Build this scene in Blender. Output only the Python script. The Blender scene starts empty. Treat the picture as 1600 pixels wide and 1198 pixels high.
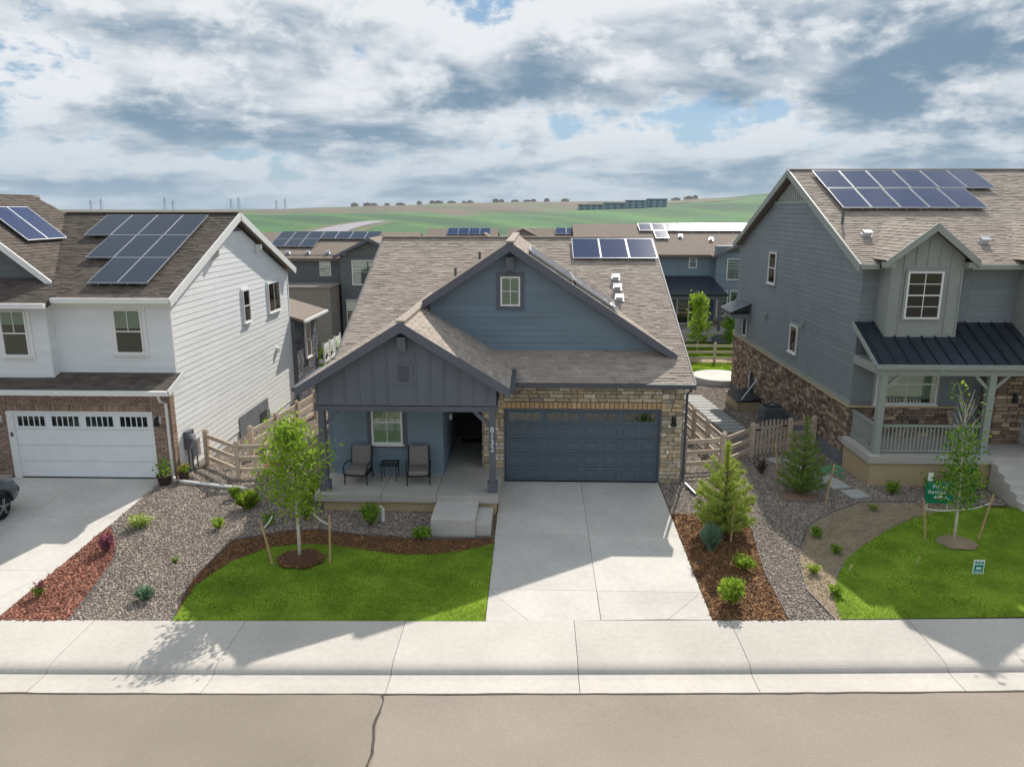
import bpy, bmesh, math, random
import numpy as np
from mathutils import Vector, Matrix
random.seed(7); rng = np.random.default_rng(7)
R = math.radians
scn = bpy.context.scene
COL = scn.collection
# ------------------------------------------------------------------ camera, sky, sun, exposure
CAM = Vector((0, -22.6, 8.4))
cd = bpy.data.cameras.new('camera'); cam = bpy.data.objects.new('camera', cd); COL.objects.link(cam)
cam.location = CAM; cam.rotation_euler = (R(90 - 13), 0, R(1.7))
cd.sensor_width = 36; cd.lens = 36 * 1180 / 1600; cd.clip_end = 30000; cd.clip_start = .1
scn.camera = cam
SUN_AZ, SUN_EL = 17.0, 38.5            # azimuth right of straight ahead (+y), elevation
sd = bpy.data.lights.new('sun', 'SUN'); sd.energy = 4.7; sd.angle = R(.55); sd.color = (1, .94, .85)
sun = bpy.data.objects.new('sun', sd); COL.objects.link(sun)
sdir = Vector((math.sin(R(SUN_AZ)) * math.cos(R(SUN_EL)), math.cos(R(SUN_AZ)) * math.cos(R(SUN_EL)), math.sin(R(SUN_EL))))
sun.rotation_euler = sdir.to_track_quat('Z', 'Y').to_euler(); sun.location = (20, 40, 60)
scn.view_settings.view_transform = 'Standard'; scn.view_settings.look = 'None'
scn.view_settings.gamma = 1; scn.view_settings.use_curve_mapping = False
scn.view_settings.exposure = 0.23
scn.cycles.max_bounces = 6; scn.cycles.transparent_max_bounces = 8
scn.cycles.volume_bounces = 0

def world():
    w = bpy.data.worlds.new('World'); scn.world = w; w.use_nodes = True
    nt = w.node_tree; N = nt.nodes; L = nt.links; N.clear()
    out = N.new('ShaderNodeOutputWorld'); bg = N.new('ShaderNodeBackground'); bg.inputs['Strength'].default_value = .118
    L.new(bg.outputs[0], out.inputs[0])
    sky = N.new('ShaderNodeTexSky'); sky.sky_type = 'NISHITA'; sky.sun_disc = False
    sky.sun_elevation = R(SUN_EL); sky.sun_rotation = R(SUN_AZ); sky.altitude = 1600; sky.dust_density = 1.0
    tc = N.new('ShaderNodeTexCoord'); sep = N.new('ShaderNodeSeparateXYZ'); L.new(tc.outputs['Generated'], sep.inputs[0])
    def m(op, a, b=None, c=None, clamp=False):
        n = N.new('ShaderNodeMath'); n.operation = op; n.use_clamp = clamp
        for i, x in enumerate((a, b, c)):
            if x is None: continue
            if isinstance(x, (int, float)): n.inputs[i].default_value = x
            else: L.new(x, n.inputs[i])
        return n.outputs[0]
    def sstep(x, a, b):
        n = N.new('ShaderNodeMapRange'); n.interpolation_type = 'SMOOTHSTEP'
        L.new(x, n.inputs[0]); n.inputs[1].default_value = a; n.inputs[2].default_value = b
        return n.outputs[0]
    z = m('MAXIMUM', sep.outputs[2], 0.0)
    iz = m('DIVIDE', 1.0, m('ADD', z, .19))
    px = m('MULTIPLY', sep.outputs[0], iz); py = m('MULTIPLY', sep.outputs[1], iz)
    def layer(scale, seed, s, detail=8, rough=.55, dist=.25):
        cb = N.new('ShaderNodeCombineXYZ')
        L.new(m('MULTIPLY', px, s), cb.inputs[0]); L.new(m('MULTIPLY', py, s), cb.inputs[1]); cb.inputs[2].default_value = seed
        t = N.new('ShaderNodeTexNoise'); t.noise_dimensions = '3D'
        L.new(cb.outputs[0], t.inputs['Vector'])
        t.inputs['Scale'].default_value = scale; t.inputs['Detail'].default_value = detail
        t.inputs['Roughness'].default_value = rough; t.inputs['Distortion'].default_value = dist
        return t.outputs['Fac']
    S, SEED = .95, 36.4
    dw = layer(S, SEED, 1.07)      # the sunlit flanks that rise above the near edge of each cloud base
    dg = layer(S, SEED, 1.0)       # the flat, shaded cloud bases
    cb = N.new('ShaderNodeCombineXYZ')       # billows on the flanks, as tall as they are wide
    L.new(sep.outputs[0], cb.inputs[0]); L.new(sep.outputs[1], cb.inputs[1]); L.new(m('MULTIPLY', sep.outputs[2], 1.7), cb.inputs[2])
    tb = N.new('ShaderNodeTexNoise'); L.new(cb.outputs[0], tb.inputs['Vector']); tb.inputs['Scale'].default_value = 13; tb.inputs['Detail'].default_value = 7; tb.inputs['Roughness'].default_value = .6
    dh = tb.outputs['Fac']
    bil = m('MULTIPLY', m('ABSOLUTE', m('SUBTRACT', dh, .5)), .9)
    white = sstep(m('SUBTRACT', m('ADD', dw, .075), m('MULTIPLY', bil, .75)), .40, .50)
    grey = sstep(m('SUBTRACT', m('ADD', dg, m('MULTIPLY', m('SUBTRACT', dh, .5), .22)), m('MULTIPLY', bil, .3)), .44, .62)
    def mix(f, a, b):
        n = N.new('ShaderNodeMix'); n.data_type = 'RGBA'; L.new(f, n.inputs[0])
        for s_, x in ((6, a), (7, b)):
            if isinstance(x, tuple): n.inputs[s_].default_value = (*x, 1)
            else: L.new(x, n.inputs[s_])
        return n.outputs[2]
    gap = mix(m('ADD', 0.0, .7), sky.outputs[0], (1.35, 2.45, 3.6))
    c = mix(m('MULTIPLY', white, .97), gap, (6.1, 6.3, 6.5))
    c = mix(m('MULTIPLY', grey, .92), c, (1.05, 1.85, 2.7))
    hz = sstep(z, .15, .0)          # the haze that pales every cloud towards the horizon
    c = mix(m('MULTIPLY', hz, .55), c, (2.6, 3.5, 4.3))
    L.new(c, bg.inputs['Color'])
world()

# ------------------------------------------------------------------ materials
MATS = {}
def lin(h):
    h = h.lstrip('#'); o = []
    for i in (0, 2, 4):
        c = int(h[i:i + 2], 16) / 255; o.append(c / 12.92 if c <= .04045 else ((c + .055) / 1.055) ** 2.4)
    return tuple(o)
def mat(name, col, rough=.8, var=0., nscale=3., nvar=.12, ramp=None, bump=0., bscale=60., metal=0., spec=.3, col2=None, trans=0., detail=4., coat=0., vcol=False, speck=0.):
    """Principled material: base colour(s) with grain, a per-piece tint (var / ramp) and fine relief."""
    m = bpy.data.materials.new(name); m.use_nodes = True; nt = m.node_tree; N = nt.nodes; L = nt.links
    b = N['Principled BSDF']; b.inputs['Roughness'].default_value = rough; b.inputs['Metallic'].default_value = metal
    b.inputs['Specular IOR Level'].default_value = spec; b.inputs['Coat Weight'].default_value = coat
    geo = N.new('ShaderNodeNewGeometry')
    if var or ramp:
        at = N.new('ShaderNodeAttribute'); at.attribute_name = 'tint'; oi = N.new('ShaderNodeObjectInfo')
        ad = N.new('ShaderNodeMath'); ad.operation = 'ADD'; L.new(at.outputs['Fac'], ad.inputs[0]); L.new(oi.outputs['Random'], ad.inputs[1])
        fr = N.new('ShaderNodeMath'); fr.operation = 'FRACT'; L.new(ad.outputs[0], fr.inputs[0]); rnd = fr.outputs[0]
    ns = N.new('ShaderNodeTexNoise'); ns.inputs['Scale'].default_value = nscale; ns.inputs['Detail'].default_value = detail
    L.new(geo.outputs['Position'], ns.inputs['Vector'])
    if ramp:
        r = N.new('ShaderNodeValToRGB'); L.new(rnd, r.inputs[0]); e = r.color_ramp.elements
        while len(e) < len(ramp): e.new(.5)
        for i, c in enumerate(ramp): e[i].position = i / (len(ramp) - 1); e[i].color = (*c, 1)
        base = r.outputs[0]
    elif vcol:
        a2 = N.new('ShaderNodeAttribute'); a2.attribute_name = 'col'; base = a2.outputs['Color']
    else:
        rgb = N.new('ShaderNodeRGB'); rgb.outputs[0].default_value = (*col, 1); base = rgb.outputs[0]
        if col2:
            mx = N.new('ShaderNodeMix'); mx.data_type = 'RGBA'; mr = N.new('ShaderNodeMapRange'); mr.inputs[1].default_value = .38; mr.inputs[2].default_value = .62
            L.new(ns.outputs['Fac'], mr.inputs[0]); L.new(mr.outputs[0], mx.inputs[0]); L.new(base, mx.inputs[6]); mx.inputs[7].default_value = (*col2, 1); base = mx.outputs[2]
    hsv = N.new('ShaderNodeHueSaturation'); L.new(base, hsv.inputs['Color'])
    v = N.new('ShaderNodeMapRange'); v.inputs[1].default_value = .3; v.inputs[2].default_value = .7; v.inputs[3].default_value = 1 - nvar; v.inputs[4].default_value = 1 + nvar
    L.new(ns.outputs['Fac'], v.inputs[0]); val = v.outputs[0]
    if var:
        v2 = N.new('ShaderNodeMapRange'); v2.inputs[3].default_value = 1 - var; v2.inputs[4].default_value = 1 + var; L.new(rnd, v2.inputs[0])
        mm = N.new('ShaderNodeMath'); mm.operation = 'MULTIPLY'; L.new(val, mm.inputs[0]); L.new(v2.outputs[0], mm.inputs[1]); val = mm.outputs[0]
    L.new(val, hsv.inputs['Value']); L.new(hsv.outputs[0], b.inputs['Base Color'])
    if speck:
        n3 = N.new('ShaderNodeTexNoise'); n3.inputs['Scale'].default_value = speck; n3.inputs['Detail'].default_value = 2; L.new(geo.outputs['Position'], n3.inputs['Vector'])
        v3 = N.new('ShaderNodeMapRange'); v3.inputs[1].default_value = .3; v3.inputs[2].default_value = .7; v3.inputs[3].default_value = .93; v3.inputs[4].default_value = 1.07; L.new(n3.outputs['Fac'], v3.inputs[0])
        m3 = N.new('ShaderNodeMath'); m3.operation = 'MULTIPLY'
        if speck < 15: v3.inputs[3].default_value = .95; v3.inputs[4].default_value = 1.05
        L.new(val, m3.inputs[0]); L.new(v3.outputs[0], m3.inputs[1]); L.new(m3.outputs[0], hsv.inputs['Value'])
    if bump:
        n2 = N.new('ShaderNodeTexNoise'); n2.inputs['Scale'].default_value = bscale; n2.inputs['Detail'].default_value = 3; L.new(geo.outputs['Position'], n2.inputs['Vector'])
        bp = N.new('ShaderNodeBump'); bp.inputs['Strength'].default_value = bump; bp.inputs['Distance'].default_value = .02
        L.new(n2.outputs['Fac'], bp.inputs['Height']); L.new(bp.outputs[0], b.inputs['Normal'])
    if trans:
        tr = N.new('ShaderNodeBsdfTranslucent'); L.new(hsv.outputs[0], tr.inputs[0]); ms = N.new('ShaderNodeMixShader'); ms.inputs[0].default_value = trans
        L.new(b.outputs[0], ms.inputs[1]); L.new(tr.outputs[0], ms.inputs[2]); L.new(ms.outputs[0], N['Material Output'].inputs[0])
    MATS[name] = m; return m
def glass(name, tint=(.82, .9, .86), rough=.02, refl=.06):
    m = bpy.data.materials.new(name); m.use_nodes = True; nt = m.node_tree; N = nt.nodes; L = nt.links
    N.remove(N['Principled BSDF'])
    t = N.new('ShaderNodeBsdfTransparent'); t.inputs[0].default_value = (*tint, 1); g = N.new('ShaderNodeBsdfGlossy'); g.inputs['Roughness'].default_value = rough
    fr = N.new('ShaderNodeFresnel'); fr.inputs[0].default_value = 1.5; a = N.new('ShaderNodeMath'); a.operation = 'ADD'; a.inputs[1].default_value = refl; a.use_clamp = True
    L.new(fr.outputs[0], a.inputs[0]); mx = N.new('ShaderNodeMixShader'); L.new(a.outputs[0], mx.inputs[0]); L.new(t.outputs[0], mx.inputs[1]); L.new(g.outputs[0], mx.inputs[2])
    L.new(mx.outputs[0], N['Material Output'].inputs[0]); MATS[name] = m; return m

M_blue = mat('blue_siding', lin('#778894'), .6, var=.06, nscale=1.2, nvar=.06)
M_bat = mat('slate_board', lin('#6e727d'), .65, var=.04, nscale=1.5, nvar=.06)
M_trim = mat('slate_trim', lin('#64666f'), .6, nvar=.05)
M_white = mat('white_siding', lin('#f0f1f0'), .6, var=.03, nscale=1, nvar=.03)
M_wtrim = mat('white_trim', lin('#e9e9e6'), .5, nvar=.03)
M_palegrey = mat('pale_grey_siding', lin('#e6e9ea'), .6, var=.03, nscale=1, nvar=.03)
M_grey = mat('dark_grey_siding', lin('#80878a'), .6, var=.05, nscale=1.2, nvar=.06)
M_sage = mat('sage_board', lin('#949993'), .6, var=.03, nvar=.05)
M_sagetrim = mat('sage_trim', lin('#989e97'), .55, nvar=.05)
M_char = mat('charcoal_siding', lin('#666a6c'), .65, var=.05, nvar=.06)
M_taupe = mat('taupe_panel', lin('#8b837d'), .7, nvar=.08)
SH = [lin(c) for c in ('#a5998e', '#afa398', '#9c9187', '#b5a99e', '#a99e94', '#ab9f94', '#978c82')]
M_shing = mat('tan_shingle', None, .92, ramp=SH, nscale=1.5, nvar=.1, bump=.5, bscale=90, spec=.1)
M_shing2 = mat('brown_shingle', None, .92, ramp=[lin(c) for c in ('#625a54', '#6c645d', '#5a524d', '#726962')], nscale=1.5, nvar=.1, bump=.4, bscale=90, spec=.1)
M_deck = mat('roof_felt', lin('#4f4741'), .95, nvar=.1)
M_farroof = mat('far_shingle', lin('#8a7d72'), .9, nscale=4, nvar=.2, col2=lin('#74685f'))
STN = [lin(c) for c in ('#a1947f', '#cdbc9f', '#b3a186', '#dccfb6', '#867b6f', '#d4be9a', '#9b9186', '#e8ddca', '#bda888')]
M_stone = mat('buff_stone', None, .9, ramp=STN, nscale=9, nvar=.2, bump=.8, bscale=40, spec=.15)
M_mort = mat('mortar', lin('#857b6d'), .95, nscale=20, nvar=.12)
M_dstone = mat('brown_stone', None, .9, ramp=[lin(c) for c in ('#74625a', '#95816f', '#5f5048', '#b39c85', '#7d6c64', '#cdb89b', '#6f5e55', '#8b7564')], nscale=9, nvar=.2, bump=.8, bscale=40, spec=.15)
M_sold = mat('soldier_brick', None, .9, ramp=[lin(c) for c in ('#c6a67c', '#b99a72', '#d2b48c', '#c0a27a')], nscale=12, nvar=.12, bump=.4)
M_brick = mat('brown_brick', None, .9, ramp=[lin(c) for c in ('#937d70', '#a88f80', '#9c8577', '#b59e8d', '#846e62', '#ab9586')], nscale=9, nvar=.15, bump=.4)
M_door = mat('blue_door_paint', lin('#5c6973'), .45, nscale=2, nvar=.05)
M_wdoor = mat('white_door_paint', lin('#eceff0'), .45, nvar=.03)
M_conc = mat('concrete', lin('#c6c1ba'), .85, nscale=.7, nvar=.1, var=.045, speck=7, bump=.15, bscale=120, detail=8)
M_walk = mat('walk_concrete', lin('#c0bab2'), .85, nscale=.55, nvar=.09, var=.05, speck=9, bump=.15, bscale=120, detail=8)
M_porchc = mat('porch_concrete', lin('#b4afa8'), .85, nscale=1.3, nvar=.09, var=.02, detail=8)
M_found = mat('foundation_tan', lin('#c2ae8c'), .9, nscale=2.2, nvar=.12, col2=lin('#b5a07c'))
M_foundg = mat('foundation_grey', lin('#75797e'), .9, nscale=2, nvar=.12)
M_asph = mat('asphalt', lin('#9c9186'), .93, nscale=.3, nvar=.12, speck=22, bump=.5, bscale=150, detail=10)
M_asph2 = mat('asphalt_patch', lin('#91877b'), .93, nscale=.33, nvar=.11, speck=22, bump=.5, bscale=150, detail=10)
M_tar = mat('tar', lin('#4b443d'), .8, nscale=9, nvar=.25)
M_soil = mat('soil', lin('#776858'), .95, nscale=2, nvar=.15, bump=.5)
M_gravb = mat('gravel_bed', lin('#857a70'), .95, nscale=38, nvar=.35, bump=1, bscale=45, col2=lin('#6b625b'))
M_grav = mat('river_gravel', None, .85, ramp=[lin(c) for c in ('#93877f', '#b3a598', '#6f6661', '#c7b8a8', '#857569', '#97928e', '#d6c9ba', '#5f5856')], nvar=.1, spec=.2)
M_tanb = mat('tan_fines', lin('#a59379'), .95, nscale=2.2, nvar=.22, bump=.7, bscale=60, col2=lin('#84745e'))
M_mulb = mat('mulch_bed', lin('#5e4331'), .95, nscale=22, nvar=.3, bump=1, bscale=40)
M_mul = mat('mulch_chip', None, .9, ramp=[lin(c) for c in ('#6b4a33', '#875f3f', '#523a2a', '#a07a52', '#704d35')], nvar=.15)
M_rmulb = mat('red_mulch_bed', lin('#704538'), .95, nscale=22, nvar=.3, bump=1, bscale=40)
M_rmul = mat('red_mulch_chip', None, .9, ramp=[lin(c) for c in ('#8a5546', '#a06a58', '#704236', '#b58672', '#805045')], nvar=.15)
M_lawnb = mat('lawn_soil', lin('#6c8a20'), .95, nscale=1.3, nvar=.22, col2=lin('#7c962a'), speck=28, detail=8, bump=.6, bscale=70)
M_grass = mat('grass_blade', None, .7, ramp=[lin(c) for c in ('#678622', '#789626', '#89a52c', '#98ae34', '#a5a644')], nscale=1.6, nvar=.3, trans=.55, spec=.1)
M_leaf = mat('maple_leaf', None, .6, ramp=[lin(c) for c in ('#7f9f2e', '#97b43a', '#b2c94c', '#8aa734', '#6f932c')], trans=.5, nvar=.1)
M_leafd = mat('ash_leaf', None, .6, ramp=[lin(c) for c in ('#3f7a2a', '#578f2c', '#77a838', '#a9bd42', '#356a26')], trans=.5, nvar=.1)
M_pine = mat('pine_needle', None, .6, ramp=[lin(c) for c in ('#8fa244', '#a8b952', '#c0cc66', '#7a8f3c')], trans=.35, nvar=.1)
M_pined = mat('dark_pine_needle', None, .6, ramp=[lin(c) for c in ('#74933f', '#8ca84a', '#628239', '#a2b856')], trans=.35, nvar=.1)
M_shrub = mat('shrub_leaf', None, .6, ramp=[lin(c) for c in ('#638c22', '#7ba42c', '#97bb3a', '#557d20')], trans=.45, nvar=.1)
M_lime = mat('lime_leaf', None, .6, ramp=[lin(c) for c in ('#a9bf5c', '#c2cf7c', '#8fae42', '#d6d99a')], trans=.4, nvar=.1)
M_blueg = mat('blue_grass', None, .6, ramp=[lin(c) for c in ('#86a98c', '#a3c2a4', '#76a080', '#94b694')], trans=.4, nvar=.1)
M_purp = mat('purple_leaf', None, .6, ramp=[lin(c) for c in ('#8a4a5e', '#a3607a', '#733a4c')], trans=.4, nvar=.1)
M_dark = mat('dark_leaf', None, .7, ramp=[lin(c) for c in ('#3b2c26', '#4a332c', '#2f2723')], trans=.2, nvar=.1)
M_bark = mat('pale_bark', lin('#d0c6b4'), .9, nscale=9, nvar=.2)
M_barkd = mat('brown_bark', lin('#6f5a48'), .9, nscale=9, nvar=.2)
M_fence = mat('cedar_fence', lin('#c8b6a1'), .85, var=.08, nscale=6, nvar=.12)
M_stake = mat('stake_wood', lin('#b99c74'), .85, nscale=12, nvar=.15)
M_strap = mat('strap', lin('#dedbd2'), .7, nvar=.05)
M_black = mat('black_metal', lin('#26282b'), .45, nvar=.05, metal=.3)
M_gut = mat('slate_gutter', lin('#50555f'), .35, nvar=.04, metal=.2, spec=.5)
M_cush = mat('grey_cushion', lin('#837b78'), .95, nscale=30, nvar=.08)
M_cell = mat('solar_cell', lin('#2f3c62'), .13, nscale=.8, nvar=.08, spec=.4, coat=.1)
M_cellb = mat('dark_solar_cell', lin('#253348'), .3, nscale=.8, nvar=.08, spec=.25)
M_alu = mat('aluminium', lin('#c3c7cc'), .35, nvar=.04, metal=.6)
M_metroof = mat('metal_roof', lin('#343a46'), .35, nvar=.05, metal=.35, spec=.5)
M_blind = mat('window_blind', lin('#dcdccb'), .8, nvar=.08, nscale=2)
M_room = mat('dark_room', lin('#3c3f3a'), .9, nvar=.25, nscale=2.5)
M_void = mat('door_dark', lin('#2b2b2d'), .7, nvar=.1)
M_green = mat('sign_green', lin('#12805f'), .5, nvar=.04)
M_teal = mat('sign_teal', lin('#1c8f80'), .5, nvar=.04)
M_print = mat('white_print', lin('#e8efe9'), .6, nvar=.02)
M_vinyl = mat('white_vinyl', lin('#e4e4e0'), .45, nvar=.02)
M_car = mat('car_paint', lin('#55606a'), .25, nvar=.03, metal=.5, spec=.5, coat=.6)
M_tyre = mat('tyre_rubber', lin('#1d1d1f'), .8, nvar=.1)
M_rim = mat('alloy', lin('#b5b9be'), .3, metal=.7, nvar=.04)
M_ac = mat('ac_grey', lin('#5d6066'), .5, nvar=.06)
M_paver = mat('paver', lin('#a9a9a6'), .85, var=.07, nscale=6, nvar=.1)
M_pot = mat('plant_pot', lin('#3f332c'), .7, nvar=.1)
M_flower = mat('flower', None, .6, ramp=[lin(c) for c in ('#b5543a', '#c86a44', '#8f3b34')], trans=.3, nvar=.1)
M_land = mat('land', None, .95, vcol=True, nscale=.01, nvar=.14, detail=8)
M_farwall = mat('far_wall', lin('#a29a90'), .9, nvar=.1)
M_farwin = mat('far_window', lin('#3a4450'), .3, nvar=.1)
M_apart = mat('apartment_wall', lin('#86a5b2'), .8, nvar=.1)
M_pylon = mat('pylon_steel', lin('#6d7378'), .6, nvar=.1)
M_glass = glass('window_glass'); M_glassd = glass('dark_window_glass', (.55, .66, .62), .03, .03)

# ------------------------------------------------------------------ mesh and object helpers
ORG = {}
def V(*a): return Vector(a)
class MB:
    def __init__(s): s.v = []; s.f = []
    def add(s, vs, fs):
        o = len(s.v); s.v += [tuple(p) for p in vs]; s.f += [tuple(i + o for i in f) for f in fs]; return s
    def box(s, x0, x1, y0, y1, z0, z1):
        return s.add([(x0, y0, z0), (x1, y0, z0), (x1, y1, z0), (x0, y1, z0), (x0, y0, z1), (x1, y0, z1), (x1, y1, z1), (x0, y1, z1)],
                     [(3, 2, 1, 0), (4, 5, 6, 7), (0, 1, 5, 4), (1, 2, 6, 5), (2, 3, 7, 6), (3, 0, 4, 7)])
    def prism(s, poly, off):
        n = len(poly); p = [Vector(q) for q in poly]; q = [a + off for a in p]
        return s.add(p + q, [tuple(range(n - 1, -1, -1)), tuple(range(n, 2 * n))] + [(i, (i + 1) % n, n + (i + 1) % n, n + i) for i in range(n)])
    def bar(s, a, b, w, h=None, up=(0, 0, 1)):
        a = Vector(a); b = Vector(b); d = (b - a).normalized(); h = h or w; up = Vector(up)
        if abs(d.dot(up)) > .97: up = Vector((0, 1, 0))
        sd_ = d.cross(up).normalized() * w / 2; u = sd_.cross(d).normalized() * h / 2
        return s.prism([a - sd_ - u, a + sd_ - u, a + sd_ + u, a - sd_ + u], b - a)
    def tube(s, pts, rad, n=8):
        pts = [Vector(p) for p in pts]; rad = rad if isinstance(rad, (list, tuple)) else [rad] * len(pts); o = len(s.v)
        for i, p in enumerate(pts):
            d = (pts[min(i + 1, len(pts) - 1)] - pts[max(i - 1, 0)]).normalized()
            a = d.cross(V(0, 0, 1) if abs(d.z) < .9 else V(1, 0, 0)).normalized(); b = d.cross(a)
            s.v += [tuple(p + (a * math.cos(t * 2 * math.pi / n) + b * math.sin(t * 2 * math.pi / n)) * rad[i]) for t in range(n)]
        for i in range(len(pts) - 1):
            for t in range(n):
                u = (t + 1) % n; s.f.append((o + i * n + t, o + i * n + u, o + (i + 1) * n + u, o + (i + 1) * n + t))
        s.f.append(tuple(o + t for t in range(n - 1, -1, -1))); s.f.append(tuple(o + (len(pts) - 1) * n + t for t in range(n)))
        return s
    def cyl(s, c, r, z0, z1, n=20, r2=None): return s.tube([(c[0], c[1], z0), (c[0], c[1], z1)], [r, r if r2 is None else r2], n)
    def build(s, name, m, parent=None, smooth=False, bevel=0.):
        o = ORG.get(parent, V(0, 0, 0)); me = bpy.data.meshes.new(name)
        me.from_pydata([(a - o.x, b - o.y, c - o.z) for a, b, c in s.v], [], s.f)
        bm = bmesh.new(); bm.from_mesh(me); bmesh.ops.recalc_face_normals(bm, faces=bm.faces)
        if bevel: bmesh.ops.bevel(bm, geom=bm.edges[:], offset=bevel, segments=2, affect='EDGES', profile=.7)
        bm.to_mesh(me); bm.free(); me.materials.append(m)
        if smooth: me.shade_smooth()
        ob = bpy.data.objects.new(name, me); COL.objects.link(ob)
        if parent: ob.parent = parent
        ORG[ob] = o.copy(); return ob
def tag(o, label=None, cat=None, group=None, kind=None):
    if label: o['label'] = label
    if cat: o['category'] = cat
    if group: o['group'] = group
    if kind: o['kind'] = kind
    return o
def thing(name, label, cat, loc, group=None):
    e = bpy.data.objects.new(name, None); COL.objects.link(e); e.location = loc; e.empty_display_size = .3
    ORG[e] = Vector(loc); return tag(e, label, cat, group)
def settle(root, loc, rz=0.):            # a thing built round the origin, put in its place
    root.location = loc; root.rotation_euler = (0, 0, rz); return root
class Fr:                                 # a wall or roof plane: u along, v up, n out
    def __init__(s, O, U, Vv): s.O = Vector(O); s.U = Vector(U).normalized(); s.V = Vector(Vv).normalized(); s.N = s.U.cross(s.V).normalized()
    def p(s, u, v, n=0.): return s.O + s.U * u + s.V * v + s.N * n
def front(y): return Fr((0, y, 0), (1, 0, 0), (0, 0, 1))       # faces the street; u = x
def east(x): return Fr((x, 0, 0), (0, 1, 0), (0, 0, 1))        # faces right; u = y
def west(x): return Fr((x, 0, 0), (0, -1, 0), (0, 0, 1))       # faces left; u = -y
def fbox(mb, fr, u0, u1, v0, v1, n0, n1):
    return mb.prism([fr.p(u0, v0, n0), fr.p(u1, v0, n0), fr.p(u1, v1, n0), fr.p(u0, v1, n0)], fr.N * (n1 - n0))
def clipv(poly, a, b):
    for lim, sg in ((a, 1), (b, -1)):
        out = []
        for i, (u, v) in enumerate(poly):
            u2, v2 = poly[(i + 1) % len(poly)]; d1 = (v - lim) * sg; d2 = (v2 - lim) * sg
            if d1 >= 0: out.append((u, v))
            if d1 * d2 < 0: t = d1 / (d1 - d2); out.append((u + (u2 - u) * t, v + (v2 - v) * t))
        poly = out
        if len(poly) < 3: return []
    return poly
def siding(parent, fr, poly, expo, m, step=.024):
    v0 = min(p[1] for p in poly); v1 = max(p[1] for p in poly); k = 0
    while v0 + k * expo < v1 - .02:
        a = v0 + k * expo; b = min(a + expo, v1); c = clipv(poly, a, b); k += 1
        if len(c) < 3: continue
        ar = abs(sum(c[i][0] * c[(i + 1) % len(c)][1] - c[(i + 1) % len(c)][0] * c[i][1] for i in range(len(c)))) / 2
        if ar < .003: continue
        us = [p[0] for p in c]; e0_, e1_ = min(us), max(us); cuts = [e0_]; q = e0_ + random.uniform(1.2, 3.6)
        while q < e1_ - .8: cuts.append(q); q += random.uniform(3.0, 3.7)
        cuts.append(e1_)
        for x0, x1 in zip(cuts, cuts[1:]):
            d = [(v, u) for u, v in clipv([(v, u) for u, v in c], x0 + (.002 if x0 > e0_ else -.1), x1 - (.002 if x1 < e1_ else -.1))]
            if len(d) < 3: continue
            n = len(d); j = random.uniform(-.002, .002); f = [fr.p(u, v, step + j - (step - .006) * (v - a) / expo) for u, v in d]; g = [fr.p(u, v, -.004) for u, v in d]
            MB().add(f + g, [tuple(range(n)), tuple(range(2 * n - 1, n - 1, -1))] + [(i, n + i, n + (i + 1) % n, (i + 1) % n) for i in range(n)]).build('siding_board', m, parent)
def wall(parent, fr, poly, m, thick=.18, name='wall'):
    return MB().prism([fr.p(u, v, -.005) for u, v in poly], fr.N * -thick).build(name, m, parent)

# --- masonry units and shingles: the nearest 300 of a house are objects, the rest one mesh of the same pieces
def unit_mesh(name, jit, inset, seed):
    r = random.Random(seed); j = lambda: (r.random() - .5) * jit
    b = [(-.5, -.5, 0), (.5, -.5, 0), (.5, .5, 0), (-.5, .5, 0)]; b = [(x + j() * .6, y + j() * .6, z) for x, y, z in b]
    f = [(x * (1 - inset) + j(), y * (1 - inset * 1.4) + j(), 1 + j()) for x, y, z in b]
    return b + f, [(4, 5, 6, 7), (0, 1, 5, 4), (1, 2, 6, 5), (2, 3, 7, 6), (3, 0, 4, 7)]
def shingle_unit():
    b = [(-.5, -.5, 0), (.5, -.5, 0), (.5, .5, 0), (-.5, .5, 0)]
    return b + [(-.5, -.5, 1), (.5, -.5, 1), (.5, .5, .15), (-.5, .5, .15)], [(4, 5, 6, 7), (0, 1, 5, 4), (1, 2, 6, 5), (2, 3, 7, 6), (3, 0, 4, 7)]
UNIT = {'stone': [unit_mesh('stone', .10, .07, i) for i in range(6)], 'brick': [unit_mesh('brick', .03, .05, i) for i in range(2)], 'shingle': [shingle_unit()]}
UMESH = {}
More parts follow.
